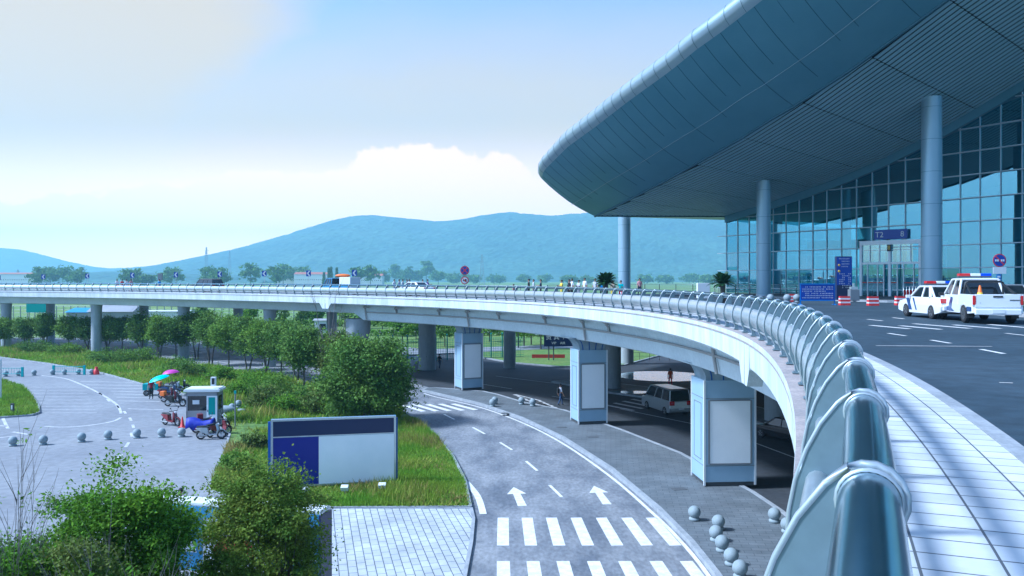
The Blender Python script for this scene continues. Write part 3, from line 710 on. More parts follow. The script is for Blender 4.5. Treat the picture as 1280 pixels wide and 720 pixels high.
# ------------------------------------------------------------------ columns under the bridge
CP = pxs([(586, 486), (737, 529), (904, 607)])
def clad_pillar(loc, rz, wx, dy, label, zt=5.9):
    t = thing('clad_pillar', label, 'pillar', loc, rz, 'square clad pillars with poster panels')
    mb = MB(); mb.box((0, 0, 2.62), (wx, dy, 4.84)); mb.build('cladding', MT['pillar'], t, bevel=.02)
    mb = MB(); mb.box((0, 0, .10), (wx-.14, dy-.14, .2)); mb.build('plinth', MT['darkgrey'], t)
    hw, hd = wx/2, dy/2
    for sx in (-1, 1):
        for sy in (-1, 1):
            mb = MB(); mb.box((sx*(hw-.02), sy*(hd-.02), 2.55), (.09, .09, 5.0)); mb.build('corner_trim', MT['white'], t)
    mb = MB()
    for z in (4.18, .98): mb.box((0, -hd-.006, z), (wx-.12, .012, .03)); mb.box((-hw-.006, 0, z), (.012, dy-.12, .03)); mb.box((0, hd+.006, z), (wx-.12, .012, .03))
    mb.build('panel_joint', MT['grey'], t)
    fr = MB(); x0 = wx*.40
    for sx in (-1, 1): fr.box((sx*(x0-.02+.05), -hd-.02, 2.58), (.07, .04, 3.04))
    for z in (1.06, 4.10): fr.box((0, -hd-.02, z), (x0*2-.04, .04, .07))
    f = fr.build('poster_frame', MT['grey'], t)
    mb = MB(); mb.box((0, -hd-.012, 2.58), (x0*2-.04, .022, 2.96)); mb.build('poster', MT['adwhite'], t)
    mb = MB(); xx = -hw-.008
    for sy in (-1, 1): mb.box((xx, sy*dy*.27, 2.55), (.016, .035, 2.7))
    for z in (1.2, 3.9): mb.box((xx, 0, z), (.016, dy*.54, .035))
    mb.build('side_panel_outline', MT['grey'], t)
    # capital flares outward in a quarter curve on all sides
    rings = []
    for k in range(9):
        a = k/8*PI/2; o_ = .75*(1-math.cos(a)); z = 5.04+(zt-5.04)*math.sin(a)
        w_, d_ = hw-.12+o_*1.15, hd-.12+o_*.5
        rings.append([(-w_, -d_, z), (w_, -d_, z), (w_, d_, z), (-w_, d_, z)])
    mb = MB(); mb.loft(rings, sm=False); mb.build('capital', MT['pillar_dark'], t)
    for k in range(4):
        fx = (-.75+.5*k); mb = MB()
        mb.loft([[(fx*r[1][0]-.03, r[0][1]-.02, r[0][2]), (fx*r[1][0]+.03, r[0][1]-.02, r[0][2]), (fx*r[1][0]+.03, r[0][1]+.02, r[0][2]), (fx*r[1][0]-.03, r[0][1]+.02, r[0][2])] for r in rings], sm=False)
        mb.build('blue_strip', MT['bluetrim'], t)
    return t
clad_pillar(W(586, 486, .14), math.radians(25), 2.0, 1.8, 'white clad pillar with blank poster, farthest left of three, near the large tree')
clad_pillar(W(736, 527.5, .14), math.radians(13), 2.05, 1.8, 'white clad pillar with blank poster, middle of three under the bridge')
clad_pillar(W(903.5, 601, .14), math.radians(4), 2.5, 2.1, 'white clad pillar with blank poster, nearest and widest, right of the road arrows')
def round_col(loc, r, zt, label, flare=0.0, group='round concrete columns under the bridge'):
    mb = MB()
    pr = [(r, 0), (r, zt-1.9)]
    if flare: pr = [(r, 0), (r, zt-2.1), (r*1.02, zt-2.05), (r*(1+flare), zt-1.2), (r*(1+flare), .0+zt)]
    else: pr = [(r, 0), (r, zt-1.3), (r*1.06, zt-.4), (r*1.14, zt)]
    mb.lathe(pr, seg=32)
    return tag(mb.build('round_column', MT['colconc'], loc=loc), label, 'column', group)
round_col(W(534, 462), .95, 5.9, 'thick round concrete column left of the farthest clad pillar', )
round_col(W(637, 460), .68, 5.9, 'round concrete column standing between the far and middle clad pillars')
round_col(W(765, 486), .82, 7.6, 'round concrete column just right of the middle clad pillar')
round_col(W(971, 527), .85, 7.6, 'round concrete column behind the black sedan under the bridge')
round_col(W(784, 455), .75, 7.6, 'far round column behind the underpass near the wet pool')
round_col(P(s_ray(447, -2.4), -2.4), 1.0, 5.95, 'flared round concrete column rising above the largest roadside tree', .25)
def on_ray(px, u):
    return P(s_ray(px, u), u)
for i, (px, u) in enumerate([(338, -2.4), (229, -2.4), (120, -2.4), (8, -2.4), (-105, -2.4)]):
    round_col(on_ray(px, u), .68, 6.6, 'round column of the bridge near row, %s going left from the flared column' % ORD[i])
for i, (px, u) in enumerate([(414, -11.5), (297, -12.5), (181, -13), (63, -13), (-55, -13)]):
    round_col(on_ray(px, u), .62, 6.6, 'round column of the bridge back row, %s going left from the flared column' % ORD[i])
for i, (x, y) in enumerate(((30, 62), (34, 46), (29, 80), (26, 30))):
    round_col((x, y, 0), .8, 7.6, 'round column deep in the shade under the forecourt, %s from the left' % ['second', 'fourth', 'first', 'third'][i])
# dark retaining wall closing the lower level under the terminal
mb = MB(); mb.box((0, 0, 3.8), (70, .6, 7.6), mtx=Matrix.Rotation(math.atan2(-.857, .516), 3, 'Z')); 
tag(mb.build('retaining_wall', MT['building'], loc=(48, 62, 0)), 'dark wall closing the lower level beneath the terminal forecourt', 'wall')
# ------------------------------------------------------------------ terminal
A0 = Vector((24.9, 95.0)); E = Vector((.516, -.8566)); NO = Vector((-.8566, -.516))
def F(s, d, z): q = A0+E*s+NO*d; return Vector((q.x, q.y, z))
_zs = [(-12, 16.3), (-3, 16.9), (0, 17.3), (5.5, 18.15), (10.7, 19.1), (16, 20.2), (21.1, 21.6), (25.8, 23.2), (31.2, 25.4), (37, 28.0), (44, 30.8), (52, 33.4), (62, 36)]
def zf(s): return float(np.interp(s, [a for a, b in _zs], [b for a, b in _zs]))
_do = [(-4, 16.6), (-3, 16.7), (6, 18.4), (16, 19.8), (24, 19.8), (30, 19.0), (37, 18.6), (62, 18.6)]
def dout(s): return float(np.interp(s, [a for a, b in _do], [b for a, b in _do]))
SMAX = 56
def sl_(d): return -3.06*min(1.0, max(0, d)/16.7)
tm = thing('terminal_building', 'large glass airport terminal under a sweeping grey blue wave roof', 'building', (A0.x, A0.y, ZS)); OT = (A0.x, A0.y, ZS)
# glass panes
mb = MB(); PW = 1.72; ns = int(SMAX/PW)
zrow = [8.45, 9.0]+[9.0+2.0*k for k in range(1, 15)]
for i in range(ns):
    s0, s1 = i*PW+.03, (i+1)*PW-.03
    for j in range(len(zrow)-1):
        z0, z1 = zrow[j]+.03, zrow[j+1]-.03; za, zb = zf(s0)-.75, zf(s1)-.75
        if z0 > min(za, zb): break
        mb.add([F(s0, 0, z0), F(s1, 0, z0), F(s1, 0, min(z1, zb)), F(s0, 0, min(z1, za))], [(0, 1, 2, 3)])
mb.build('glass_wall', MT['glass'], tm, org=OT)
mb = MB()
for k in range(13):
    s0 = -PW*0+k*PW
    for j in range(len(zrow)-1):
        if zrow[j] > 16.4: break
        a_, b_ = A0-NO*(k*PW+.03), A0-NO*((k+1)*PW-.03)
        mb.add([(*a_, zrow[j]+.03), (*b_, zrow[j]+.03), (*b_, min(zrow[j+1]-.03, 16.6)), (*a_, min(zrow[j+1]-.03, 16.6))], [(3, 2, 1, 0)])
mb.build('side_glass', MT['glass'], tm, org=OT)
mb = MB()
for i in range(ns+1): mb.box(F(i*PW, .03, (8.4+zf(i*PW)-.7)/2), (.07, .12, zf(i*PW)-.7-8.4), rz=math.atan2(E.y, E.x))
mb.build('mullions', MT['frame'], tm, org=OT)
mb = MB()
for z in zrow[1:]:
    sa = 0
    while zf(sa)-.8 < z and sa < SMAX: sa += .25
    if sa < SMAX-1: a_, b_ = F(sa-(1.2 if sa == 0 else 0), .16, z), F(SMAX, .16, z); mb.beam(a_, b_, .30, .085)
mb.build('transoms', MT['frame'], tm, org=OT)
mb = MB(); ss = np.linspace(0, SMAX, 60)
mb.loft([[F(s, .35, zf(s)-.75), F(s, .35, zf(s)+.28), F(s, -.35, zf(s)+.28), F(s, -.35, zf(s)-.75)] for s in ss], sm=False); mb.build('header_beam', MT['eave'], tm, org=OT)
# soffit slats
mb = MB(); d = .45
joints = [-20]+[x*5.6+1 for x in range(-1, 12)]
while d < 19.9:
    for ja, jb in zip(joints[:-1], joints[1:]):
        a_, b_ = max(ja+.06+d*.16, sl_(d)+.05), min(jb-.06+d*.16, SMAX)
        # keep inside the outer edge
        if a_ >= b_: continue
        q = np.linspace(a_, b_, max(2, int((b_-a_)/1.4)))
        q = [x for x in q if dout(x) > d+.38]
        if len(q) < 2: continue
        mb.loft([[F(x, d, zf(x)), F(x, d+.38, zf(x)), F(x, d+.38, zf(x)+.05), F(x, d, zf(x)+.05)] for x in q], sm=False)
    d += .60
mb.build('soffit_slats', MT['soffit'], tm, org=OT)
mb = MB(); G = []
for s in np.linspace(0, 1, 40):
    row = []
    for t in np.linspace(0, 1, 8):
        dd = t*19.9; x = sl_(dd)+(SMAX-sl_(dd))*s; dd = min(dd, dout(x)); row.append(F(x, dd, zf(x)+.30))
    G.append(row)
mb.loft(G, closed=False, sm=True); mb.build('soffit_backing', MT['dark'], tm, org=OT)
# eave band, rolled edge, roof
def sec(s):
    d0 = dout(s); z0 = zf(s); k = min(1, max(.8, .8+(s+3)/40)); q_ = 1-.13*max(0, (0.2-s)/3.26)**2
    base = [(0, -.06), (1.2, .38), (2.6, .98), (4.1, 1.75), (5.6, 2.70), (6.9, 3.62), (7.8, 4.35)]
    roll = [(8.15, 4.66), (8.36, 5.0), (8.38, 5.35), (8.2, 5.68), (7.85, 5.9)]
    top = [(6, 6.15), (0, 6.6), (-10, 7.2), (-22, 7.2)]
    f = lambda L_: [F(s, d0+a*(q_ if a > 0 else 1), z0+(b*k if b > 0 else b)) for a, b in L_]
    return f(base), f(roll), f(top)
SS = list(np.concatenate([np.linspace(-3.06, 3, 8), np.linspace(4, SMAX, 48)]))
secs = [sec(s) for s in SS]
mb = MB(); mb.loft([a for a, b, c_ in secs][::-1], closed=False, sm=True); ev = mb.build('eave', MT['eave'], tm, org=OT)
mb = MB(); mb.loft([[a[-1]]+b+[c_[0]] for a, b, c_ in secs][::-1], closed=False, sm=True); mb.build('roof_edge', MT['edge'], tm, org=OT)
mb = MB(); mb.loft([c_ for a, b, c_ in secs][::-1], closed=False, sm=True)
e0 = secs[0]; ring = e0[0]+e0[1]+e0[2]; n0 = len(ring); mb.add(ring+[F(0, 0, 17.2), F(0, -20, 17.2)], [tuple(range(n0+2))][0:1])
mb.build('roof', MT['edge'], tm, org=OT)
mb = MB()     # thin standing seams across the eave band and one long joint
for s in np.arange(-2, SMAX, 1.4):
    a_ = sec(s)[0]; w = .02
    mb.loft([[p+Vector((E.x*w, E.y*w, 0)), p-Vector((E.x*w, E.y*w, 0)), p-Vector((E.x*w, E.y*w, .015)), p+Vector((E.x*w, E.y*w, -.015))] for p in a_[(0, 3, 2, 4, 1, 3)[int(abs(s)*3.7) % 6]:]], sm=False)
mb.build('eave_seams', MT['eaveseam'], tm, org=OT)
mb = MB(); mb.tube([F(s, dout(s)+3.2, zf(s)+1.27*min(1, max(.8, .8+(s+3)/40))-.01) for s in np.linspace(-3, SMAX, 50)], .022, 5); mb.build('eave_joint', MT['edge'], tm, org=OT)
mb = MB(); mb.tube([F(s, dout(s)+.02, zf(s)-.06) for s in np.linspace(-3.06, SMAX, 60)], .13, 6); mb.tube([F(sl_(d_), d_, zf(sl_(d_))-.02) for d_ in np.linspace(0, 16.7, 12)], .1, 6); mb.build('soffit_trim', MT['eaveseam'], tm, org=OT)
mb = MB()
for s in np.arange(-2.6, SMAX, 1.4):
    a_, b_, c_ = sec(s); mb.tube([p+Vector((NO.x, NO.y, 0))*.012 for p in [a_[-1]]+b_+[c_[0]]], .014, 4)
mb.build('roof_edge_joints', MT['eaveseam'], tm, org=OT)
# interior: floor, gallery, back wall, columns
mb = MB(); mb.add([F(0, -.3, 8.46), F(SMAX, -.3, 8.46), F(SMAX, -24, 8.46), F(0, -24, 8.46)], [(0, 1, 2, 3)]); mb.build('interior_floor', MT['floorin'], tm, org=OT)
mb = MB(); mb.add([F(SMAX, -24, 8.4), F(0, -24, 8.4), F(0, -24, 24), F(SMAX, -24, 40)], [(0, 1, 2, 3)]); mb.build('back_wall', MT['interior'], tm, org=OT)
mb = MB(); mb.loft([[F(s, -9, 13.6), F(s, -24, 13.6), F(s, -24, 14.4), F(s, -9, 14.4)] for s in (4, SMAX)], sm=False); mb.build('gallery', MT['interior'], tm, org=OT)
mb = MB(); mb.loft([[F(s, -.4, zf(s)-.2), F(s, -24, zf(s)-.2), F(s, -24, zf(s)), F(s, -.4, zf(s))] for s in np.linspace(0, SMAX, 20)], sm=False); mb.build('ceiling', MT['interior'], tm, org=OT)
for k in range(6):
    mb = MB(); s = 4+k*9; mb.tube([F(s, -4, 8.46), F(s, -4, zf(s)-.1)], .5, 16); mb.build('interior_column', MT['frame'], tm, org=OT)
# platform in front
plat = [W(893, 369, ZS), W(960, 370.5, ZS), W(1040, 374, ZS), W(1110, 376, ZS), W(1200, 377, ZS), W(1300, 378, ZS), Vector((60, 50, 0)), F(30, -.4, 0), F(0, -.4, 0), F(-2.5, 1.0, 0)]
mb = MB(); mb.prism([(p[0], p[1]) for p in plat], ZD-.1, ZS-.002); struct('terminal_pavement', mb, MT['tile_island'])
inset_kerb('terminal_kerb', plat[:6], ZS+.012, closed=False, w=.25)
# big round columns holding the roof
def roof_col(px, Y, r, label):
    x = (px-640)/FPX*Y; s = (Vector((x, Y))-A0).dot(E); zt = zf(s)+.1
    t = thing('roof_column', label, 'column', (x, Y, ZD), group='tall round roof columns'); h = zt-ZD
    mb = MB(); mb.lathe([(r, 0), (r, h)], seg=40); mb.build('shaft', MT['colpaint'], t)
    for k in range(1, int(h/2.6)+1):
        mb = MB(); mb.lathe([(r+.001, k*2.6-.012), (r+.006, k*2.6-.01), (r+.006, k*2.6+.01), (r+.001, k*2.6+.012)], seg=40); mb.build('joint_ring', MT['eaveseam'], t)
    mb = MB(); mb.lathe([(r+.02, 0), (r+.05, .02), (r+.05, .22), (r+.01, .25)], seg=40); mb.build('base_ring', MT['frame'], t)
roof_col(1164.5, 66.3, .78, 'tall round metal column in front of the glass entrance, nearest one')
roof_col(954.5, 80, .68, 'tall round metal column standing behind the right potted palm')
roof_col(780.5, 92, .69, 'tall round metal column under the roof tip beside the left potted palm')
# entrance vestibule
VL, VR = AT(1075, 79, ZS), AT(1152, 74.6, ZS); vd = (VR-VL); vw = vd.length; vang = math.atan2(vd.y, vd.x)
vb = thing('entrance_vestibule', 'boxy white framed glass entrance vestibule of the terminal', 'entrance', VL, vang)
VH, VDp = 5.15, 5.5
mb = MB(); 
for x in (.12, vw*.5, vw-.12): mb.box((x, 0, VH/2), (.22, .22, VH))
for x in (.12, vw-.12): mb.box((x, VDp, VH/2), (.22, .22, VH))
mb.box((vw/2, 0, VH-.14), (vw-.02, .26, .28)); mb.box((vw/2, 0.01, 3.1), (vw-.24, .2, .2))
for x in (.12, vw-.12): mb.box((x, VDp/2, VH-.14), (.2, VDp-.3, .26)); mb.box((x, VDp/2, 3.1), (.14, VDp-.3, .16))
mb.build('frame', MT['whiteframe'], vb)
mb = MB(); mb.box((vw/2, VDp/2, VH+.05), (vw+.1, VDp+.2, .1)); mb.build('roof', MT['whiteframe'], vb)
mb = MB()
for x in (vw*.17, vw*.33, vw*.67, vw*.83): mb.box((x, 0.0, 4.02), (.06, .1, 1.64)); 
for x in (vw*.13, vw*.30, vw*.40, vw*.62, vw*.72, vw*.88): mb.box((x, 0.0, 1.5), (.07, .12, 3.0))
for z in (4.35,): mb.box((vw/2, 0.0, z), (vw-.3, .06, .05))
mb.build('glazing_bars', MT['whiteframe'], vb)
for x0, x1 in ((.23, vw*.5-.11), (vw*.5+.11, vw-.23)):
    mb = MB(); mb.add([(x0, .03, 3.2), (x1, .03, 3.2), (x1, .03, VH-.28), (x0, .03, VH-.28)], [(0, 1, 2, 3)]); mb.build('glass_pane', MT['doorglass'], vb)
for x0, x1 in ((.23, vw*.13-.03), (vw*.13+.04, vw*.30-.04), (vw*.30+.04, vw*.40-.04), (vw*.5+.11, vw*.62-.04), (vw*.72+.04, vw*.88-.04), (vw*.88+.04, vw-.23)):
    mb = MB(); mb.add([(x0, .03, .05), (x1, .03, .05), (x1, .03, 3.0), (x0, .03, 3.0)], [(0, 1, 2, 3)]); dd = mb.build('door', MT['doorglass'], vb)
    h_ = MB(); h_.box(((x0+x1)/2, -.0, 1.28), (x1-x0, .02, .1)); h_.build('red_band', MT['banner'], dd)
for x in (.12, vw-.12):
    mb = MB(); mb.add([(x, .15, .05), (x, VDp-.1, .05), (x, VDp-.1, VH-.3), (x, .15, VH-.3)], [(0, 1, 2, 3)]); mb.build('side_glass', MT['doorglass'], vb)
cl_ = MB(); cl_.box((vw*.5, -.16, VH-.62), (.34, .12, .62)); c_ = cl_.build('door_number', MT['black'], vb)
text_part('digit', '8', .5, MT['yellow'], c_, (vw*.5, -.225, VH-.62), (PI/2, 0, 0))
# T2 8 sign on top of the vestibule
ts = thing('terminal_sign', 'long blue sign with T2 and 8 above the glass entrance', 'sign', VL+Vector((math.cos(vang), math.sin(vang), 0))*1.5+Vector((0, 0, VH+.1)), vang)
mb = MB(); mb.box((1.5, -.05, .55), (3.05, .3, .9)); mb.build('board', MT['signblue'], ts)
mb = MB(); mb.box((.4, -.05, .05), (.1, .1, .1)); mb.box((2.6, -.05, .05), (.1, .1, .1)); mb.build('bracket', MT['grey'], ts)
text_part('lettering', 'T2', .72, MT['white'], ts, (.48, -.21, .52), (PI/2, 0, 0)); text_part('lettering', '8', .72, MT['white'], ts, (2.62, -.21, .52), (PI/2, 0, 0))
# ------------------------------------------------------------------ leaves / trees
def leaf_mesh(name, centers, size, m, seed, up=.3, aspect=.55):
    rng = np.random.RandomState(seed); n = len(centers); C_ = np.asarray(centers, dtype=np.float64)
    nrm = rng.normal(size=(n, 3)); nrm[:, 2] = np.abs(nrm[:, 2])+up; nrm /= np.linalg.norm(nrm, axis=1)[:, None]
    t = rng.normal(size=(n, 3)); t -= nrm*(t*nrm).sum(1)[:, None]; t /= np.linalg.norm(t, axis=1)[:, None]
    b = np.cross(nrm, t); sz = size*(.6+.8*rng.rand(n))[:, None]
    v = np.empty((n, 4, 3)); v[:, 0] = C_-t*sz; v[:, 1] = C_+b*sz*aspect-nrm*sz*.15; v[:, 2] = C_+t*sz; v[:, 3] = C_-b*sz*aspect-nrm*sz*.15
    me = bpy.data.meshes.new(name); me.vertices.add(4*n); me.vertices.foreach_set('co', v.reshape(-1))
    me.loops.add(4*n); me.loops.foreach_set('vertex_index', np.arange(4*n, dtype=np.int32))
    me.polygons.add(n); me.polygons.foreach_set('loop_start', np.arange(0, 4*n, 4, dtype=np.int32)); me.polygons.foreach_set('loop_total', np.full(n, 4, dtype=np.int32))
    me.materials.append(m); me.update(); me.validate(); return me
def clump_cloud(rng, n_cl, per, ell, base, rc, hollow=.35, lower=.0):
    pts = []; cs = []
    for _ in range(n_cl):
        while True:
            p = rng.uniform(-1, 1, 3); r = np.linalg.norm(p)
            if hollow < r < 1 and p[2] > -1+lower: break
        wob = .82+.3*rng.rand()
        c = np.array([p[0]*ell[0]*wob, p[1]*ell[1]*wob, p[2]*ell[2]*wob])+base; cs.append(c)
        k = int(per*(.5+rng.rand())); q = rng.normal(size=(k, 3))*np.array([rc, rc, rc*.6])*.55*(.7+.7*rng.rand())
        pts.append(q+c)
    return np.concatenate(pts), cs
def trunk_mesh(rng, H, r, targets, nst=1, bh=.35, seg=7, lean=.1, limbs=9):
    mb = MB()
    for k in range(nst):
        a = 2*PI*k/nst+rng.rand(); sp = (.25+.3*rng.rand())*H*.16*(nst > 1)
        base = Vector((math.cos(a)*.08*nst*(nst > 1), math.sin(a)*.08*nst*(nst > 1), -.1))
        mid = Vector((math.cos(a)*sp, math.sin(a)*sp, H*bh)); top = Vector((math.cos(a)*sp*1.8+rng.uniform(-1, 1)*lean*H, math.sin(a)*sp*1.8+rng.uniform(-1, 1)*lean*H, H*.86))
        mb.tube([base, mid*.5+Vector((rng.uniform(-.05, .05), 0, 0)), mid, (mid+top)/2+Vector((rng.uniform(-.1, .1)*H*.3, rng.uniform(-.1, .1)*H*.3, 0)), top], [r*1.15, r, r*.8, r*.45, r*.15], seg)
        tg = [targets[i] for i in rng.permutation(len(targets))[:limbs]]
        for c in tg:
            st = mid.lerp(top, rng.rand()*.55); c = Vector(c); m_ = (st+c)/2+Vector((0, 0, -.06*H*rng.rand()))
            mb.tube([st, m_, c], [r*.42, r*.25, r*.06], 5)
    return mb
def tree(name, label, cat, loc, H, ell, rc, n_cl, per, lsize, m, seed, nst=1, group=None, tr=.12, base_z=None, bh=.35, limbs=9, lower=0, hollow=.35, bark='bark', lean=.05):
    rng = np.random.RandomState(seed); t = thing(name, label, cat, loc, group=group)
    bz = H-ell[2] if base_z is None else base_z
    pts, cs = clump_cloud(rng, n_cl, per, ell, np.array([0, 0, bz]), rc, lower=lower, hollow=hollow)
    link('crown', leaf_mesh('crown', pts, lsize, m, seed), t)
    trunk_mesh(rng, H, tr, cs, nst, bh, limbs=limbs, lean=lean).build('trunk', MT[bark], t)
    return t
# row beside the main road
row = [(6, 431, 396, 1), (33, 433, 394, 0), (56, 431, 391, 0), (86, 432, 394, 1), (109, 437, 393, 0), (134, 438, 394, 1), (153, 440, 393, 0), (176, 443, 388, 0), (199, 449, 391, 1), (220, 449, 392, 0), (246, 448, 388, 1), (263, 456, 386, 0), (286, 462, 391, 1), (310, 466, 394, 0), (332, 470, 393, 1), (352, 473, 396, 0), (371, 476, 399, 0), (404, 487, 410, 1), (380, 497, 401, 0), (423, 500, 414, 2)]
for i, (px, by, ty, kd) in enumerate(row):
    by = max(by, 437+i*.4) if i < 8 else by; b = W(px, by, .08); H = (ZP(ty, b.y)-.08)*.95; wd_ = H*(.235+.04*math.sin(i*2.3)) 
    tree('roadside_tree', 'round crowned green tree with short trunk, %s from the left in the roadside row' % ORD[i], 'tree', b, H, (wd_*1.15, wd_*1.0, H*.33), H*.125, 80, 105, .11, MT[('leafdark', 'leaf', 'leafolive')[kd]], 100+i, nst=1+(i % 3), group='trees in a row beside the road', tr=.09, bh=.28, hollow=.3, limbs=8)
tree('broad_tree', 'largest bushy green tree behind the navy and white billboard', 'tree', W(459, 526, .08), 5.9, (3.2, 3.0, 2.75), .72, 230, 210, .10, MT['leafdark'], 300, nst=3, tr=.16, base_z=3.15, bh=.2, limbs=18, hollow=.3)
# bare twigs above the trees near the flared column
def bare(name, label, loc, H, seed, n=26, spread=.6, m='barkpale', leaves=0, rad=.02):
    rng = np.random.RandomState(seed); t = thing(name, label, 'tree', loc); mb = MB(); tips = []
    mb.tube([(0, 0, -.1), (rng.uniform(-.1, .1), 0, H*.4), (rng.uniform(-.2, .2), 0, H*.8)], [rad*2.2, rad*1.6, rad], 6)
    for k in range(n):
        z0 = H*(.12+.5*rng.rand()); a = rng.rand()*2*PI; l = H*(.3+.45*rng.rand()); e_ = spread*(.5+rng.rand()*.7)
        p0 = Vector((rng.uniform(-.05, .05), 0, z0)); p1 = p0+Vector((math.cos(a)*e_*l*.5, math.sin(a)*e_*l*.5, l*.45)); p2 = p0+Vector((math.cos(a)*e_*l*.8+rng.uniform(-.1, .1), math.sin(a)*e_*l*.8, l))
        mb.tube([p0, p1, p2], [rad*.8, rad*.5, rad*.15], 5); tips.append(p2)
        for q in range(4):
            u = .35+.6*rng.rand(); s_ = p1.lerp(p2, u); a2 = a+rng.uniform(-1.2, 1.2); l2 = l*(.15+.25*rng.rand()); e2 = s_+Vector((math.cos(a2)*l2*.5, math.sin(a2)*l2*.5, l2)); mb.tube([s_, (s_+e2)/2+Vector((.02, 0, 0)), e2], [rad*.35, rad*.22, rad*.1], 4); tips.append(e2)
    mb.build('branches', MT[m], t)
    if leaves:
        pts = []
        for i in rng.permutation(len(tips))[:leaves]: pts += [np.array(tips[i])+rng.normal(size=3)*.07 for _ in range(7)]
        link('leaves', leaf_mesh('leaves', np.array(pts), .055, MT['leafbright'], seed, aspect=.4), t)
    return t
bare('bare_tree', 'leafless pale grey branches rising behind the broad tree', W(410, 500, .08), 6.9, 31, n=18, spread=.45, rad=.05)
# near foliage, bottom left
tree('broad_shrub_tree', 'bright green leafy tree nearest to the camera at the lower left', 'tree', AT(152, 17.5, 0), 5.55, (1.7, 1.5, 2.45), .36, 270, 290, .042, MT['leafbright'], 401, nst=4, tr=.05, base_z=3.45, bh=.2, limbs=26, hollow=.3, bark='barkpale')
tree('broad_shrub_tree', 'olive green rounded tree in front of the blue and white shelter', 'tree', AT(330, 19.5, 0), 5.2, (1.55, 1.4, 2.2), .34, 200, 300, .038, MT['leafneardark'], 402, nst=4, tr=.05, base_z=3.45, bh=.2, limbs=26, hollow=.25)
tree('broad_shrub_tree', 'leafy tree at the lower left corner below the bare twigs', 'tree', AT(5, 17, 0), 5.1, (1.5, 1.3, 1.9), .38, 190, 230, .042, MT['leafbright'], 403, nst=3, tr=.045, base_z=2.95, bh=.2, limbs=16, hollow=.2, bark='barkpale')
tree('broad_shrub_tree', 'dull green tree with many grey twigs, low between the two brightest trees', 'tree', AT(105, 15.8, 0), 5.05, (1.4, 1.1, 1.9), .36, 160, 210, .038, MT['leafolive'], 404, nst=4, tr=.04, base_z=2.9, bh=.2, limbs=30, hollow=.2, bark='barkpale')
bare('bare_tree', 'thin bare twigs with few bright leaves at the lower left corner', AT(18, 16.4, 0), 5.3, 41, n=30, spread=.22, leaves=26, rad=.016, m='barkpale')
bare('bare_tree', 'grey leafless twigs spreading through the near green foliage', AT(150, 15.2, 0), 4.5, 44, n=22, spread=.5, leaves=10, rad=.016, m='barkpale')
# bushes
def bush(label, loc, rx, ry, h, m, seed, n=26, per=70, ls=.1, grp='bushes on the grass berm'):
    rng = np.random.RandomState(seed); pts, cs = clump_cloud(rng, n, per, (rx, ry, h*.62), np.array([0, 0, h*.42]), min(rx, h)*.42, hollow=.2, lower=.35)
    pts = pts[pts[:, 2] > .02]; t = thing('bush', label, 'bush', loc, group=grp)
    link('foliage', leaf_mesh('foliage', pts, ls, m, seed), t)
    mb = MB()
    for k in range(6): c = Vector(cs[k]); mb.tube([(0, 0, -.1), Vector((c.x*.5, c.y*.5, max(.15, c.z*.6))), Vector((c.x, c.y, max(c.z, .25)))], [.04, .025, .01], 5)
    mb.build('stems', MT['bark'], t)
for i, (px, by, w, h, m, lb) in enumerate([(229, 472, 3.4, 2.2, 'leafdark', 'dark round bush behind the motorcycle umbrellas'), (140, 453, 5.2, 1.6, 'leafdark', 'long dark bush at the left middle of the berm'), (178, 453, 3.0, 1.5, 'leaf', 'green bush between the long dark bush and the round one'),
        (45, 440, 4.6, 1.5, 'leafdark', 'dark low bush at the far left end of the berm'), (85, 442, 5, 1.3, 'leaf', 'light green low bush left of the berm centre'), (275, 475, 2.6, 1.2, 'leafbright', 'bright bush just above the guard booth roof'), (262, 470, 3.0, 1.0, 'leaf', 'low bush left of the roof air unit of the booth'),
        (318, 488, 4.2, 1.8, 'leafbright', 'wide bright bush right of the guard booth'), (345, 497, 3.0, 2.0, 'leaf', 'mid green bush in front of the roadside trunks'), (375, 508, 2.6, 1.6, 'leafdark', 'dark bush left of the broad tree foot'), (395, 517, 2.4, 1.7, 'leafolive', 'olive bush just above the billboard top left'),
        (330, 510, 2.6, 1.5, 'leafolive', 'reddish olive bush above the left billboard corner'), (355, 518, 2.3, 1.4, 'leafbright', 'bright bush touching the top of the billboard'), (300, 497, 2.0, 1.2, 'leafbright', 'small bright bush beside the thin pole'), (425, 520, 2.3, 1.5, 'leaf', 'green bush under the broad tree crown'),
        (318, 560, 1.6, .9, 'leafolive', 'low olive bush left of the billboard post'), (300, 590, 1.5, .9, 'leaf', 'low green bush by the parking edge above the olive tree')]):
    bush(lb, W(px, by, .08), w/2*1.05, w/2*.75, h, MT[m], 500+i, n=int(18+w*7), per=62, ls=.095)
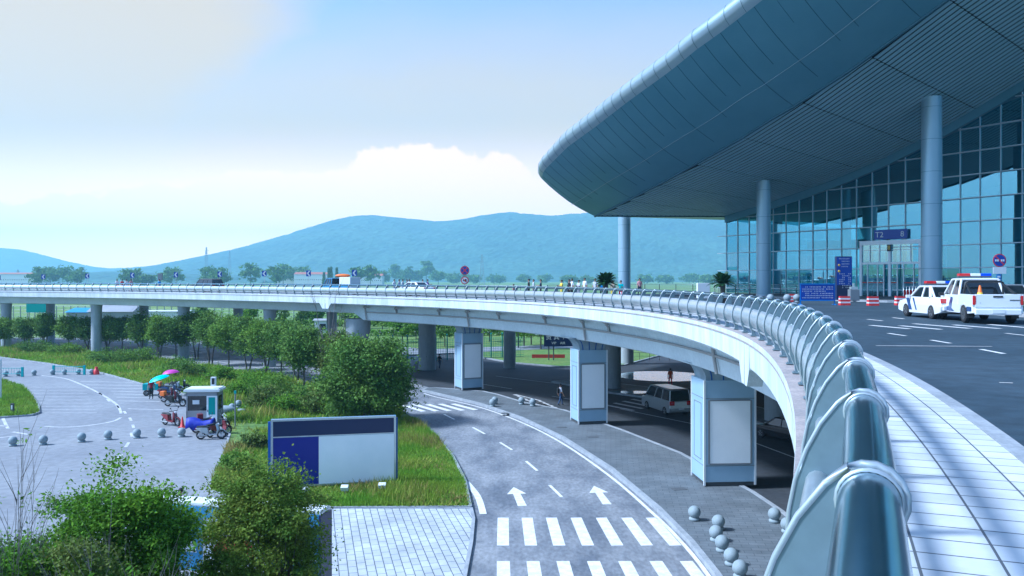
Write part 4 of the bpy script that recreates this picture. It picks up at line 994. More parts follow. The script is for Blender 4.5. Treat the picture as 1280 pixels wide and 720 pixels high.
# far trees beyond the bridge, seen above and below it
rngF = np.random.RandomState(9)
def far_tree(px, Y, H, w, i, m, label, conifer=False, grp='far trees beyond the bridge'):
    rng = np.random.RandomState(700+i); t = thing('distant_tree', label, 'tree', AT(px, Y, -.1), group=grp)
    if conifer:
        n = 700; u = rng.rand(n)**.7; a = rng.rand(n)*2*PI; r = (1-u)*w/2*(.3+.7*rng.rand(n)); pts = np.stack([np.cos(a)*r, np.sin(a)*r, H*(.12+.88*u)], 1)
    else: pts, cs = clump_cloud(rng, 26, 42, (w/2, w/2, H*.36), np.array([0, 0, H*.62]), w*.17, hollow=.2)
    link('crown', leaf_mesh('crown', pts, max(.18, Y*.0016), m, 700+i), t)
    mb = MB(); mb.tube([(0, 0, -.1), (0, 0, H*.5)], [H*.02, H*.012], 6); mb.build('trunk', MT['bark'], t)
spec = [(46, 336, 22), (63, 333, 26), (84, 332, 28), (97, 334, 22), (165, 334, 26), (183, 343, 24), (214, 334, 30), (262, 333, 26), (277, 335, 22), (313, 327, 24), (345, 330, 22), (354, 331, 20), (372, 333, 24), (478, 339, 16), (463, 331, 18), (447, 332, 16), (495, 328, 14), (513, 331, 10), (505, 339, 12), (533, 323, 18), (548, 338, 18), (523, 338, 14), (567, 343, 20), (592, 344, 22), (620, 345, 20), (655, 344, 16), (680, 344, 16), (712, 344, 20), (735, 345, 16), (760, 344, 18), (805, 344, 18), (830, 345, 18), (862, 343, 22), (885, 344, 20)]
for i, (px, ty, wp) in enumerate(spec):
    Y = 900+rngF.rand()*300 if px < 470 else 1500+rngF.rand()*400; far_tree(px, Y, ZP(ty, Y)+.1, wp*Y/FPX, i, MT['leafdark'], 'hazy distant tree above the bridge railing, %s from the left' % (ORD[i] if i < 30 else ['thirty first', 'thirty second', 'thirty third', 'thirty fourth'][i-30]))
for k, (px, ty) in enumerate(((405, 341), (411, 335), (414, 334), (421, 335), (425, 343))): far_tree(px, 1000, ZP(ty, 1000)+.1, 4.6 if k != 3 else 5.4, 60+k, MT['leafdark'], 'slender dark conifer in the distant clump, %s from the left' % ORD[k], True, 'distant slender conifers')
for k, (px, Y, H) in enumerate(((478, 150, 5.2), (492, 142, 4.4), (503, 128, 5.6), (520, 136, 4.2), (556, 120, 4.6), (568, 138, 5.0), (585, 150, 5), (612, 130, 5.5), (648, 118, 6.2), (655, 121, 6.6), (664, 124, 6.2), (676, 116, 6.5), (690, 150, 4.6), (716, 140, 4.6), (700, 128, 5.4), (735, 132, 5.6), (762, 138, 5.0), (310, 170, 5), (350, 165, 5.4), (377, 168, 4.4), (395, 175, 5), (432, 160, 5.4), (250, 180, 4.4), (458, 165, 4.5))):
    far_tree(px, Y, H, H*.75, 80+k, MT[('leaf', 'leafdark', 'leafbright')[k % 3]], 'small tree seen beneath the bridge, %s of the scattered group beyond it' % ORD[k], grp='small trees seen beneath the bridge')
hd = MB()
for k, (x0, x1, Y, h) in enumerate(((-30, 60, 144, 1.1), (-60, -6, 172, 1.4), (-10, 50, 172, 1.2))):
    rng = np.random.RandomState(900+k); n = 5200; pts = np.stack([rng.uniform(x0, x1, n), Y+rng.normal(size=n)*.6, rng.rand(n)**.6*h], 1)
    t = tag(link('hedge', leaf_mesh('hedge', pts, .26, MT['leafbright'], k)), 'clipped light green hedge strip beyond the underpass, %s away' % ('nearest', 'far left one', 'farthest right one')[k], 'hedge', 'hedges beyond the underpass')
# ------------------------------------------------------------------ grass blades
def in_poly(pts, poly):
    x, y = pts[:, 0], pts[:, 1]; ins = np.zeros(len(pts), bool); n = len(poly); j = n-1
    for i in range(n):
        xi, yi, xj, yj = poly[i][0], poly[i][1], poly[j][0], poly[j][1]
        ins ^= ((yi > y) != (yj > y)) & (x < (xj-xi)*(y-yi)/(yj-yi+1e-12)+xi); j = i
    return ins
def grass(name, poly, n, h, w, m, seed, z=.1, box=None, patch=0):
    rng = np.random.RandomState(seed); P_ = np.array([[p[0], p[1]] for p in poly])
    lo, hi = (P_.min(0), P_.max(0)) if box is None else (np.array(box[0]), np.array(box[1]))
    q = rng.uniform(lo, hi, (n, 2)); q = q[in_poly(q, P_)]
    if patch:
        f = np.sin(q[:, 0]*.9+2*np.sin(q[:, 1]*.5))+np.sin(q[:, 1]*1.1+q[:, 0]*.4); q = q[f+rng.normal(size=len(q))*.5 > patch]
    n = len(q); a = rng.rand(n)*2*PI; ww = w*(.5+rng.rand(n)); hh = h*(.45+.9*rng.rand(n)); lean = rng.normal(size=(n, 2))*.35*hh[:, None]
    big = .75+.35*np.sin(q[:, 0]*.7+1.3*np.sin(q[:, 1]*.45)); hh = hh*big
    v = np.empty((n, 3, 3)); dx, dy = np.cos(a)*ww, np.sin(a)*ww
    v[:, 0] = np.stack([q[:, 0]-dx, q[:, 1]-dy, np.full(n, z-.01)], 1); v[:, 1] = np.stack([q[:, 0]+dx, q[:, 1]+dy, np.full(n, z-.01)], 1); v[:, 2] = np.stack([q[:, 0]+lean[:, 0], q[:, 1]+lean[:, 1], z+hh], 1)
    me = bpy.data.meshes.new(name); me.vertices.add(3*n); me.vertices.foreach_set('co', v.reshape(-1)); me.loops.add(3*n); me.loops.foreach_set('vertex_index', np.arange(3*n, dtype=np.int32))
    me.polygons.add(n); me.polygons.foreach_set('loop_start', np.arange(0, 3*n, 3, dtype=np.int32)); me.polygons.foreach_set('loop_total', np.full(n, 3, dtype=np.int32)); me.materials.append(MT[m]); me.update()
    return tag(link(name, me), kind='stuff')
grass('grass', berm, 170000, .22, .022, 'blade', 1, box=((-16, 34), (-1, 58)))
grass('weeds', berm, 60000, .42, .03, 'blade_dry', 2, box=((-24, 34), (-1, 62)), patch=.3)
grass('grass', berm, 260000, .45, .06, 'blade', 3, box=((-90, 56), (-8, 140)))
grass('weeds', berm, 90000, .7, .08, 'blade_dry', 4, box=((-90, 56), (-8, 140)), patch=.5)
grass('grass', isl, 60000, .3, .04, 'blade', 5)
# ------------------------------------------------------------------ ball bollards
bb = thing('ball_bollard', 'x', 'bollard'); mb = MB(); mb.ball((0, 0, .33), .255, 24, 16); mb.build('ball', MT['stone'], bb)
mb = MB(); mb.lathe([(.20, 0), (.22, .02), (.22, .09), (.15, .13)], seg=20); mb.build('foot', MT['stone'], bb); first = [True]
def bollard(loc, label, group, sc=1):
    if first[0]: bb.location = loc; bb['label'] = label; bb['group'] = group; first[0] = False; bb.scale = (sc,)*3; return
    dup(bb, loc, 0, label, group, sc)
for i, (x, y) in enumerate(((16, 557.5), (54, 556), (102, 552.5), (135, 549.5), (171, 547.5), (202, 546.5), (227, 546))): bollard(W(x, y, .006), 'grey stone ball bollard, %s from the left in the near parking row' % ORD[i], 'ball bollards across the near parking lot')
for i, (x, y) in enumerate(((7, 470.5), (22.5, 470), (42.5, 469.3), (65.5, 468.6), (80.5, 468.4), (98, 468), (114.5, 468))): bollard(W(x, y, .006), 'grey stone ball bollard, %s from the left in the far parking row' % ORD[i], 'ball bollards across the far parking lot')
for i, (x, y) in enumerate(((868, 650), (898, 662), (895, 676), (902.5, 689), (914, 706), (925, 722), (968, 652.5), (984, 665.5))):
    bollard(W(x, y, .15), 'grey stone ball bollard, %s one of the line at the front of the pillar island' % ORD[i] if i < 6 else 'grey stone ball bollard near the dark underpass edge, %s of the pair' % ('farther', 'nearer')[i-6], 'ball bollards on the pillar island')
for i, (x, y) in enumerate(((615.5, 508), (618.5, 505), (652, 505.5), (666, 507.5))): bollard(W(x, y, .15), 'grey ball bollard between the far and middle clad pillars, %s from the left' % ORD[i], 'ball bollards on the pillar island')
for i, (x, y) in enumerate(((290, 514), (298, 509.5))): bollard(W(x, y, .1), 'pale stone ball lying on the grass right of the guard booth, %s one' % ('left', 'right')[i], 'stone balls by the booth')
for i, (x, Y) in enumerate(((963, 50), (984, 50), (996, 50))): bollard(AT(x, Y+6, ZS), 'grey ball bollard behind the near railing before the terminal, %s from the left' % ORD[i], 'ball bollards before the terminal')
# ------------------------------------------------------------------ billboard
bbL, bbR = AT(338.5, 38.6, 0), AT(495, 39.8, 0); bd = bbR-bbL; bw = bd.length; ba = math.atan2(bd.y, bd.x)
bl = thing('billboard', 'large navy blue and white blank billboard standing on the lawn', 'billboard', bbL, ba)
z0, z1 = .16, 3.37; hh = z1-z0
mb = MB(); mb.box((bw/2, .14, (z0+z1)/2), (bw, .24, hh)); mb.build('back_box', MT['trukblue'], bl)
mb = MB()
for x in (.05, bw-.05): mb.box((x, .02, (z0+z1)/2), (.10, .10, hh-.004))
for z in (z0+.04, z1-.04): mb.box((bw/2, .022, z), (bw-.2, .09, .09))
mb.box((bw/2, .022, z1-.83), (bw-.2, .07, .05)); mb.build('frame', MT['steel'], bl)
mb = MB(); mb.box((bw/2, .018, z1-.44), (bw-.2, .03, .73)); mb.build('header_panel', MT['navy'], bl)
mb = MB(); mb.box((.10+1.05, .0185, z0+1.21), (2.1, .03, 2.26)); mb.build('side_panel', MT['ultra'], bl)
mb = MB(); mb.box((2.2+(bw-2.3)/2, .018, z0+1.21), (bw-2.3, .03, 2.26)); mb.build('poster', MT['adwhite'], bl)
for x in (-.08, bw+.03): mb = MB(); mb.box((x, .2, 1.6), (.12, .14, 3.3)); mb.build('post', MT['bluetrim'], bl)
for i, px in enumerate((382, 431, 478)):
    c = W(px, 621-i*3, .1); t = thing('floodlight', 'small white floodlight on the grass below the billboard, %s from the left' % ORD[i], 'lamp', c, group='floodlights under the billboard')
    mb = MB(); mb.box((0, 0, .30), (.34, .22, .22), mtx=Euler((.5, 0, 0)).to_matrix()); mb.build('housing', MT['white'], t, bevel=.02)
    mb = MB(); mb.box((0, .0, .1), (.05, .05, .22)); mb.build('stand', MT['grey'], t)
# ------------------------------------------------------------------ signs
def round_sign(loc, z, dia, kind, label, pole_h, face=0, plate=None, lower=None):
    t = thing('road_sign', label, 'sign', loc, face); R_ = dia/2
    mb = MB(); mb.tube([(0, .05, 0), (0, .05, pole_h)], .04, 8); mb.build('pole', MT['grey'], t)
    def disc(zc, r, m, y, nm):
        mb = MB(); ring = [[(r*math.cos(2*PI*k/28), yy, zc+r*math.sin(2*PI*k/28)) for k in range(28)] for yy in (y, y+.02)]; mb.loft(ring, sm=False); return mb.build(nm, m, t)
    def bar(zc, l, w, ang, m, y):
        mb = MB(); mb.box((0, 0, 0), (l, .012, w)); o = mb.build('bar', m, t, loc=(0, y, zc)); o.rotation_euler = (0, ang, 0)
    if kind == 'stop': 
        disc(z, R_, MT['red'], 0, 'rim_disc'); disc(z, R_*.82, MT['signblue'], -.012, 'disc'); bar(z, dia*.84, dia*.10, PI/4, MT['red'], -.02); bar(z, dia*.84, dia*.095, -PI/4, MT['red'], -.0215)
    if kind == 'park':
        disc(z, R_, MT['red'], 0, 'rim_disc'); disc(z, R_*.86, MT['signblue'], -.012, 'disc'); bar(z, dia*.84, dia*.09, PI/4, MT['red'], -.02)
        for sx in (-1, 1):
            for q in (0, 1): mb = MB(); mb.box((sx*(R_*.28+q*R_*.3), -.022, z), (R_*.22, .01, R_*.3)); mb.build('glyph', MT['white'], t)
    if kind == 'horn':
        disc(z, R_, MT['red'], 0, 'rim_disc'); disc(z, R_*.78, MT['white'], -.012, 'disc'); 
        mb = MB(); mb.loft([[(-R_*.4, -.025, z-R_*.1), (-R_*.4, -.025, z+R_*.1), (-R_*.4, -.015, z+R_*.1), (-R_*.4, -.015, z-R_*.1)], [(0, -.025, z-R_*.12), (0, -.025, z+R_*.12), (0, -.015, z+R_*.12), (0, -.015, z-R_*.12)], [(R_*.4, -.025, z-R_*.4), (R_*.4, -.025, z+R_*.4), (R_*.4, -.015, z+R_*.4), (R_*.4, -.015, z-R_*.4)]], sm=False); mb.build('symbol', MT['black'], t)
        bar(z, dia*.8, dia*.08, PI/4, MT['red'], -.03)
    return t
Yb = 88
t = round_sign(AT(581, Yb, ZD), ZP(338, Yb)-ZD, .98, 'stop', 'pair of round signs, blue no stopping above red ringed one, on the bridge', ZP(331, Yb)-ZD)
t2 = ZP(350.5, Yb)-ZD
R_ = .42
for (r, m, y, nm) in ((R_, MT['red'], 0, 'rim_disc'), (R_*.78, MT['white'], -.012, 'disc')):
    mb = MB(); mb.loft([[(r*math.cos(2*PI*k/28), yy, t2+r*math.sin(2*PI*k/28)) for k in range(28)] for yy in (y, y+.02)], sm=False); mb.build(nm, m, t)
mb = MB(); mb.box((-.1, -.022, t2), (.2, .01, .12)); mb.box((.1, -.022, t2), (.16, .01, .3)); mb.build('symbol', MT['black'], t)
mb = MB(); mb.box((0, 0, 0), (.62, .012, .07)); o = mb.build('bar', MT['red'], t, loc=(0, -.035, t2)); o.rotation_euler = (0, PI/4, 0)
text_part('lettering', '24h', .34, MT['darkgrey'], t, (0, -.02, (t2+ZP(338, Yb)-ZD)/2), (PI/2, 0, 0))
Yp = 49; t = round_sign(AT(1249.5, Yp, ZS), ZP(325.5, Yp)-ZS, .80, 'park', 'round blue no parking sign with red rim above the silver car', ZP(318, Yp)-ZS)
mb = MB(); zc = ZP(338, Yp)-ZS; mb.box((0, -.0, zc), (.78, .03, .40)); mb.build('plate', MT['white'], t)
mb = MB(); zc = ZP(348, Yp)-ZS; mb.box((-.05, -.0, zc), (.28, .03, .5)); mb.build('tow_plate', MT['signblue2'], t)
mb = MB(); mb.box((-.05, -.02, zc+.1), (.16, .02, .1)); mb.box((-.05, -.02, zc-.1), (.16, .02, .1)); mb.build('pictogram', MT['white'], t)
chev = None
for i, (px, py) in enumerate(((-1, 347), (54.5, 346), (110, 345), (165, 344), (220, 343.5), (275, 342.7), (331, 342), (386.5, 341.7), (443, 341.3))):
    p = on_ray(px, -15.2); p.z = ZD; zz = ZP(py, p.y)-ZD
    t = thing('chevron_sign', 'small blue chevron arrow sign on the bridge, %s from the left' % ORD[i], 'sign', p, 0, 'chevron signs along the bridge')
    mb = MB(); mb.tube([(0, .04, 0), (0, .04, zz+.3)], .035, 6); mb.build('pole', MT['steel'], t)
    mb = MB(); mb.box((0, 0, zz), (.62, .03, .78)); mb.build('plate', MT['signblue'], t)
    mb = MB(); mb.prism([(-.22, 0), (.04, .34), (.25, .34), (-.0, 0), (.25, -.34), (.04, -.34)], -.01, .01); mb.xform(Matrix.Translation((0, -.025, zz)) @ Matrix.Rotation(PI/2, 4, 'X')); mb.build('chevron', MT['white'], t)
def glyph_rows(parent, x0, x1, ztop, rows, rh, gw, y, m, seed, name='lettering'):
    rng = random.Random(seed); mb = MB()
    for r in range(rows):
        x = x0+(rng.random() < .4)*gw*2; z = ztop-r*rh; end = x1-(rng.random()*.35*(x1-x0) if rng.random() < .5 else 0)
        while x < end:
            # three strokes per character
            mb.box((x+gw*.35, y, z+gw*.2), (gw*.62, .008, gw*.13)); mb.box((x+gw*.35, y-.001, z-gw*.16), (gw*.5, .008, gw*.12)); mb.box((x+gw*(.2+.3*rng.random()), y-.002, z), (gw*.13, .008, gw*.72)); x += gw
            if rng.random() < .07: x += gw
    return mb.build(name, m, parent)
Yn = 55.0; c = AT(1000, Yn, ZD); t = thing('notice_board', 'wide low blue notice board full of small white writing beside the railing', 'notice board', c, 0)
w_ = 44*Yn/FPX; zb, zt_ = ZP(375.5, Yn)-ZD, ZP(355, Yn)-ZD
mb = MB()
for x in (.05, w_-.03): mb.box((x, .05, zt_/2), (.06, .06, zt_)); mb.box((x, .05, .03), (.08, .7, .05))
mb.box((w_/2, .02, zb), (w_, .07, .07)); mb.box((w_/2, .02, zt_), (w_, .07, .07)); mb.build('frame', MT['signblue2'], t)
mb = MB(); mb.box((w_/2, .03, (zb+zt_)/2), (w_-.1, .04, zt_-zb-.06)); mb.build('board', MT['signblue'], t)
glyph_rows(t, .15, w_-.12, zt_-.20, 6, .145, .10, -.0, MT['white'], 3)
Yt = 63.0; c = AT(1046, Yt, ZS); t = thing('sign_totem', 'tall blue information totem with white writing left of the entrance', 'sign', c, .1); w_ = 20*Yt/FPX; H_ = ZP(320.5, Yt)-ZS
mb = MB(); mb.box((w_/2, .15, H_/2), (w_, .3, H_)); mb.build('body', MT['navy'], t)
mb = MB(); mb.box((w_/2, -.012, H_*.66), (w_-.06, .02, H_*.64)); mb.build('face', MT['signblue'], t)
glyph_rows(t, .15, w_-.25, H_-.18, 4, .2, .11, -.03, MT['white'], 5); glyph_rows(t, .18, w_*.45, H_*.6, 8, .15, .12, -.03, MT['white'], 6); glyph_rows(t, w_*.55, w_-.12, H_*.6, 8, .15, .12, -.03, MT['white'], 8)
mb = MB(); mb.ball((.17, -.03, H_*.66), .1, 10, 6, sc=(1, .2, 1)); mb.ball((.17, -.03, H_*.80), .09, 10, 6, sc=(1, .2, 1)); mb.build('icon', MT['yellow'], t)
# under-bridge sign and banner
Yv = 100; c = AT(680, Yv, 0); t = thing('direction_sign', 'dark blue direction sign with VIP lettering seen under the bridge', 'sign', c, 0); w_ = 40*Yv/FPX; zb, zt_ = ZP(433, Yv), ZP(416, Yv)
for x in (w_*.15, w_*.3): mb = MB(); mb.tube([(x, .1, 0), (x, .1, zt_)], .07, 8); mb.build('post', MT['darkgrey'], t)
mb = MB(); mb.box((w_/2, 0, (zb+zt_)/2), (w_, .06, zt_-zb)); mb.build('board', MT['navy'], t)
text_part('lettering', '贵 宾  /', .75, MT['white'], t, (w_*.35, -.04, zb+(zt_-zb)*.66), (PI/2, 0, 0)); text_part('lettering', 'VIP    AIR', .42, MT['white'], t, (w_*.45, -.04, zb+(zt_-zb)*.24), (PI/2, 0, 0))
Yv = 103; c = AT(665, Yv, 0); mb = MB(); w_ = 41*Yv/FPX; zb, zt_ = ZP(453, Yv), ZP(443, Yv); t = thing('banner', 'long red cloth banner stretched low over the far lawn', 'banner', c, 0)
mb.box((w_/2, 0, (zb+zt_)/2), (w_, .02, zt_-zb)); mb.build('cloth', MT['banner'], t)
for x in (.02, w_*.5, w_-.02): mb = MB(); mb.tube([(x, .05, 0), (x, .05, zt_)], .04, 6); mb.build('post', MT['darkgrey'], t)
# teal mesh fence with bent tops
fp = [AT(455, 100), AT(545, 101), AT(600, 103), AT(655, 105)]
t = thing('mesh_fence', 'teal wire mesh fence with bent top posts beyond the underpass', 'fence', fp[0]); o0 = fp[0]; k = 0; wires = MB()
for a, b in zip(fp[:-1], fp[1:]):
    L_ = (b-a).length; n = max(1, round(L_/1.6)); dn = (b-a).normalized()
    for q in range(n):
        p = a.lerp(b, q/n)-o0; mb = MB(); mb.tube([p, p+Vector((0, 0, 2.6)), p+Vector((0, -.12, 2.95)), p+Vector((0, -.45, 3.2))], .08, 6); mb.build('post', MT['tealfence'], t)
    for j in range(12): wires.tube([a-o0+Vector((0, 0, .15+j*.22)), b-o0+Vector((0, 0, .15+j*.22))], .022, 4)
    for q in range(int(L_/.3)): p = a.lerp(b, q*.3/L_)-o0; wires.tube([p+Vector((0, 0, .1)), p+Vector((0, 0, 2.6))], .022, 4)
wires.build('wire_mesh', MT['tealfence'], t)
post_rail([AT(775, 101, .05), AT(868, 100, .05)], 'metal_railing', 'dark low railing along the underpass road before the lawn', 1.2, .95, MT['darkgrey'], MT['darkgrey'], nr=2)
# low teal barriers across the far lot
for i, (xa, xb, y) in enumerate(((-20, 28, 471), (67, 105.5, 468.5))):
    a, b = W(xa, y, .01), W(xb, y, .01); t = thing('low_barrier', 'low teal pipe barrier across the lot, %s one' % ('left', 'right')[i], 'barrier', a, group='teal barriers in the far lot'); d_ = b-a
    for q in (0, 1): mb = MB(); mb.box(d_*q+Vector((0, 0, .5)), (.22, .14, 1.0)); mb.build('post', MT['teal'], t)
    mb = MB()
    for z in (.3, .88): mb.tube([Vector((0, 0, z)), d_+Vector((0, 0, z))], .03, 6)
    for q in range(1, 14): mb.tube([d_*q/14+Vector((0, 0, .3)), d_*q/14+Vector((0, 0, .88))], .015, 4)
    mb.build('rails', MT['teal'], t)
# ------------------------------------------------------------------ far buildings, wall, fence, masts
def house(px, Y, w, d, h, mw, mr, label, rh=1.2, sub=True, z=-.1, slant=False):
    c = AT(px, Y, z); t = thing('house', label, 'building', c); mb = MB(); mb.box((0, 0, h/2), (w, d, h)); mb.build('walls', mw, t)
    mb = MB(); o_ = .3
    mb.add([(-w/2-o_, -d/2-o_, h), (w/2+o_, -d/2-o_, h), (w/2+o_, d/2+o_, h), (-w/2-o_, d/2+o_, h), (-w/2-o_, 0, h+rh), (w/2+o_, 0, h+rh)], [(0, 1, 5, 4), (2, 3, 4, 5), (1, 2, 5), (3, 0, 4), (3, 2, 1, 0)]); mb.build('roof', mr, t)
    if sub:
        for k in range(max(1, int(w/3))): mb = MB(); mb.box((-w/2+1.5+k*3, -d/2-.02, h*.55), (1.1, .06, 1.1)); mb.build('window', MT['carglass'], t)
house(116, 175, 7, 8, 3.2, MT['building'], MT['roofblue'], 'grey shed with bright blue roof seen under the bridge', .8)
house(148, 172, 9, 7, 3.4, MT['building'], MT['building'], 'grey gabled shed right of the blue roofed one', 1.6)
house(213, 168, 8.5, 4, 3.6, MT['wallwhite'], MT['wallwhite'], 'long white low building seen under the bridge', .15)
house(403, 150, 2.4, 2, 2.6, MT['wallwhite'], MT['building'], 'small white hut seen under the bridge right of centre', .3)
house(18, 1100, 80, 30, 17, MT['wallwhite'], MT['rooftile'], 'pale distant house at the far left above the railing', 2)
house(392, 1150, 50, 20, 17, MT['wallwhite'], MT['rooftile'], 'distant house with red roof behind the bridge, beside the conifers', 3); house(365, 1200, 40, 20, 17, MT['wallwhite'], MT['rooftile'], 'distant red roofed house left of the conifers', 3); house(462, 1200, 40, 20, 15, MT['wallwhite'], MT['rooftile'], 'distant low house right of the conifers', 3)
post_rail([Vector((-150, 205, -.1)), Vector((-40, 205, -.1))], 'field_fence', 'long pale fence across the far field, seen under the bridge', 1.8, 3.4, MT['wallwhite'], MT['grey'], nr=4, r=.06, post=(.16, .16))
tg = thing('direction_sign', 'small dark green sign board seen under the bridge at far left', 'sign', AT(49, 160, -.1)); mb = MB(); mb.box((0, 0, 4.6), (1.3*5.5, .1, 1.5) if False else (5.0, .1, 2.0)); mb.build('board', MT['tealfence'], tg); mb = MB(); mb.tube([(-2, .1, 0), (-2, .1, 5)], .08, 6); mb.tube([(2, .1, 0), (2, .1, 5)], .08, 6); mb.build('posts', MT['grey'], tg)
def mast(px, Y, top, w, label, nm='pylon'):
    H_ = ZP(top, Y); t = tag(MB().build('x', MT['grey']) if False else thing(nm, label, 'mast', AT(px, Y, 0)), group='masts on the horizon'); mb = MB()
    for sx in (-1, 1):
        for sy in (-1, 1): mb.tube([(sx*w, sy*w, 0), (sx*w*.15, sy*w*.15, H_)], w*.09, 4)
    n = 10
    for k in range(n):
        z_a, z_b = H_*k/n, H_*(k+1)/n; wa, wb = w*(1-.85*k/n), w*(1-.85*(k+1)/n)
        for sy in (-1, 1): mb.tube([(-wa, sy*wa, z_a), (wb, sy*wb, z_b)], w*.05, 4); mb.tube([(wa, sy*wa, z_a), (-wb, sy*wb, z_b)], w*.05, 4)
    mb.build('lattice', MT['grey'], t); mb = MB()
    for z in (.78, .9): mb.box((0, 0, H_*z), (w*2.2, w*.2, w*.12))
    mb.build('arms', MT['grey'], t)
mast(602.5, 1500, 318, 5, 'thin lattice mast in front of the hill right of the round signs'); mast(258, 2400, 309, 6, 'lattice mast on the skyline left of the hill, taller one'); mast(287, 2400, 313, 5, 'lattice mast on the skyline left of the hill, right one'); mast(22.5, 1500, 337, 4, 'faint lattice mast at the far left of the skyline')
# ------------------------------------------------------------------ vehicles
def wheel_pair(t, x, hw, r, w=.2):
    for sy in (-1, 1):
        y0, y1 = sy*(hw-w), sy*hw
        mb = MB(); pr = [(r*.62, 0), (r*.93, 0), (r, .15), (r, .85), (r*.93, 1), (r*.62, 1)]
        rings = [[(x+rr*math.cos(2*PI*k/24), y0+(y1-y0)*q, r+rr*math.sin(2*PI*k/24)) for k in range(24)] for rr, q in pr]
        mb.loft(rings, caps=True); wo = mb.build('wheel', MT['tyre'], t)
        mb = MB(); q = y1+sy*.004
        mb.loft([[(x+rr*math.cos(2*PI*k/20), yy, r+rr*math.sin(2*PI*k/20)) for k in range(20)] for rr, yy in ((r*.66, q), (r*.60, q-sy*.03), (r*.2, q-sy*.05), (r*.12, q-sy*.0))], caps=True, mi=1)
        for k in range(5): a = 2*PI*k/5+.3; mb.box((x+math.cos(a)*r*.36, q-sy*.02, r+math.sin(a)*r*.36), (r*.5, .04, r*.16), mtx=Matrix.Rotation(-a, 3, 'Y'))
        mb.build('rim', [MT['rim'], MT['darkgrey']], wo)
def arches(xs, r, zb):
    def arc(xc): return [(xc-r*math.cos(a), zb+max(0, r*math.sin(a))) for a in np.linspace(0, PI, 9)]
    return [arc(x) for x in xs]
def body_side(top, xs, r, zb, length):
    # outline: bottom with arches (rear to front), then top (front to rear)
    rear, front = top[-1], top[0]; pts = []
    for xc in sorted(xs): pts += [(xc-r, zb)]+[(xc-r*math.cos(a), zb+r*math.sin(a)) for a in np.linspace(.25, PI-.25, 9)]+[(xc+r, zb)]
    return pts+top
def extrude_body(mb, outline, hw, zmid, inset=.05, mi=0):
    cx = sum(p[0] for p in outline)/len(outline); n = len(outline); rings = []
    for f, k in ((-1, 1), (-.965, .25), (-.85, 0), (.85, 0), (.965, .25), (1, 1)):
        ring = []
        for x, z in outline:
            sx = x-(x-cx)*.022*k; sz = z-(.035*k if z > zmid else 0)
            tum = 1-.05*max(0, (z-zmid))/.5
            ring.append((sx, f*hw*tum, sz))
        rings.append(ring)
    vs = [p for r in rings for p in r]; fs = []
    for i in range(5):
        for j in range(n): k2 = (j+1) % n; fs.append((i*n+j, (i+1)*n+j, (i+1)*n+k2, i*n+k2))
    mb.add(vs, fs, mi, False)
    tris = tessellate_polygon([[Vector((p[0], p[1], 0)) for p in outline]])
    mb.add(rings[0], [tuple(q) for q in tris], mi); mb.add(rings[-1], [tuple(reversed(q)) for q in tris], mi)
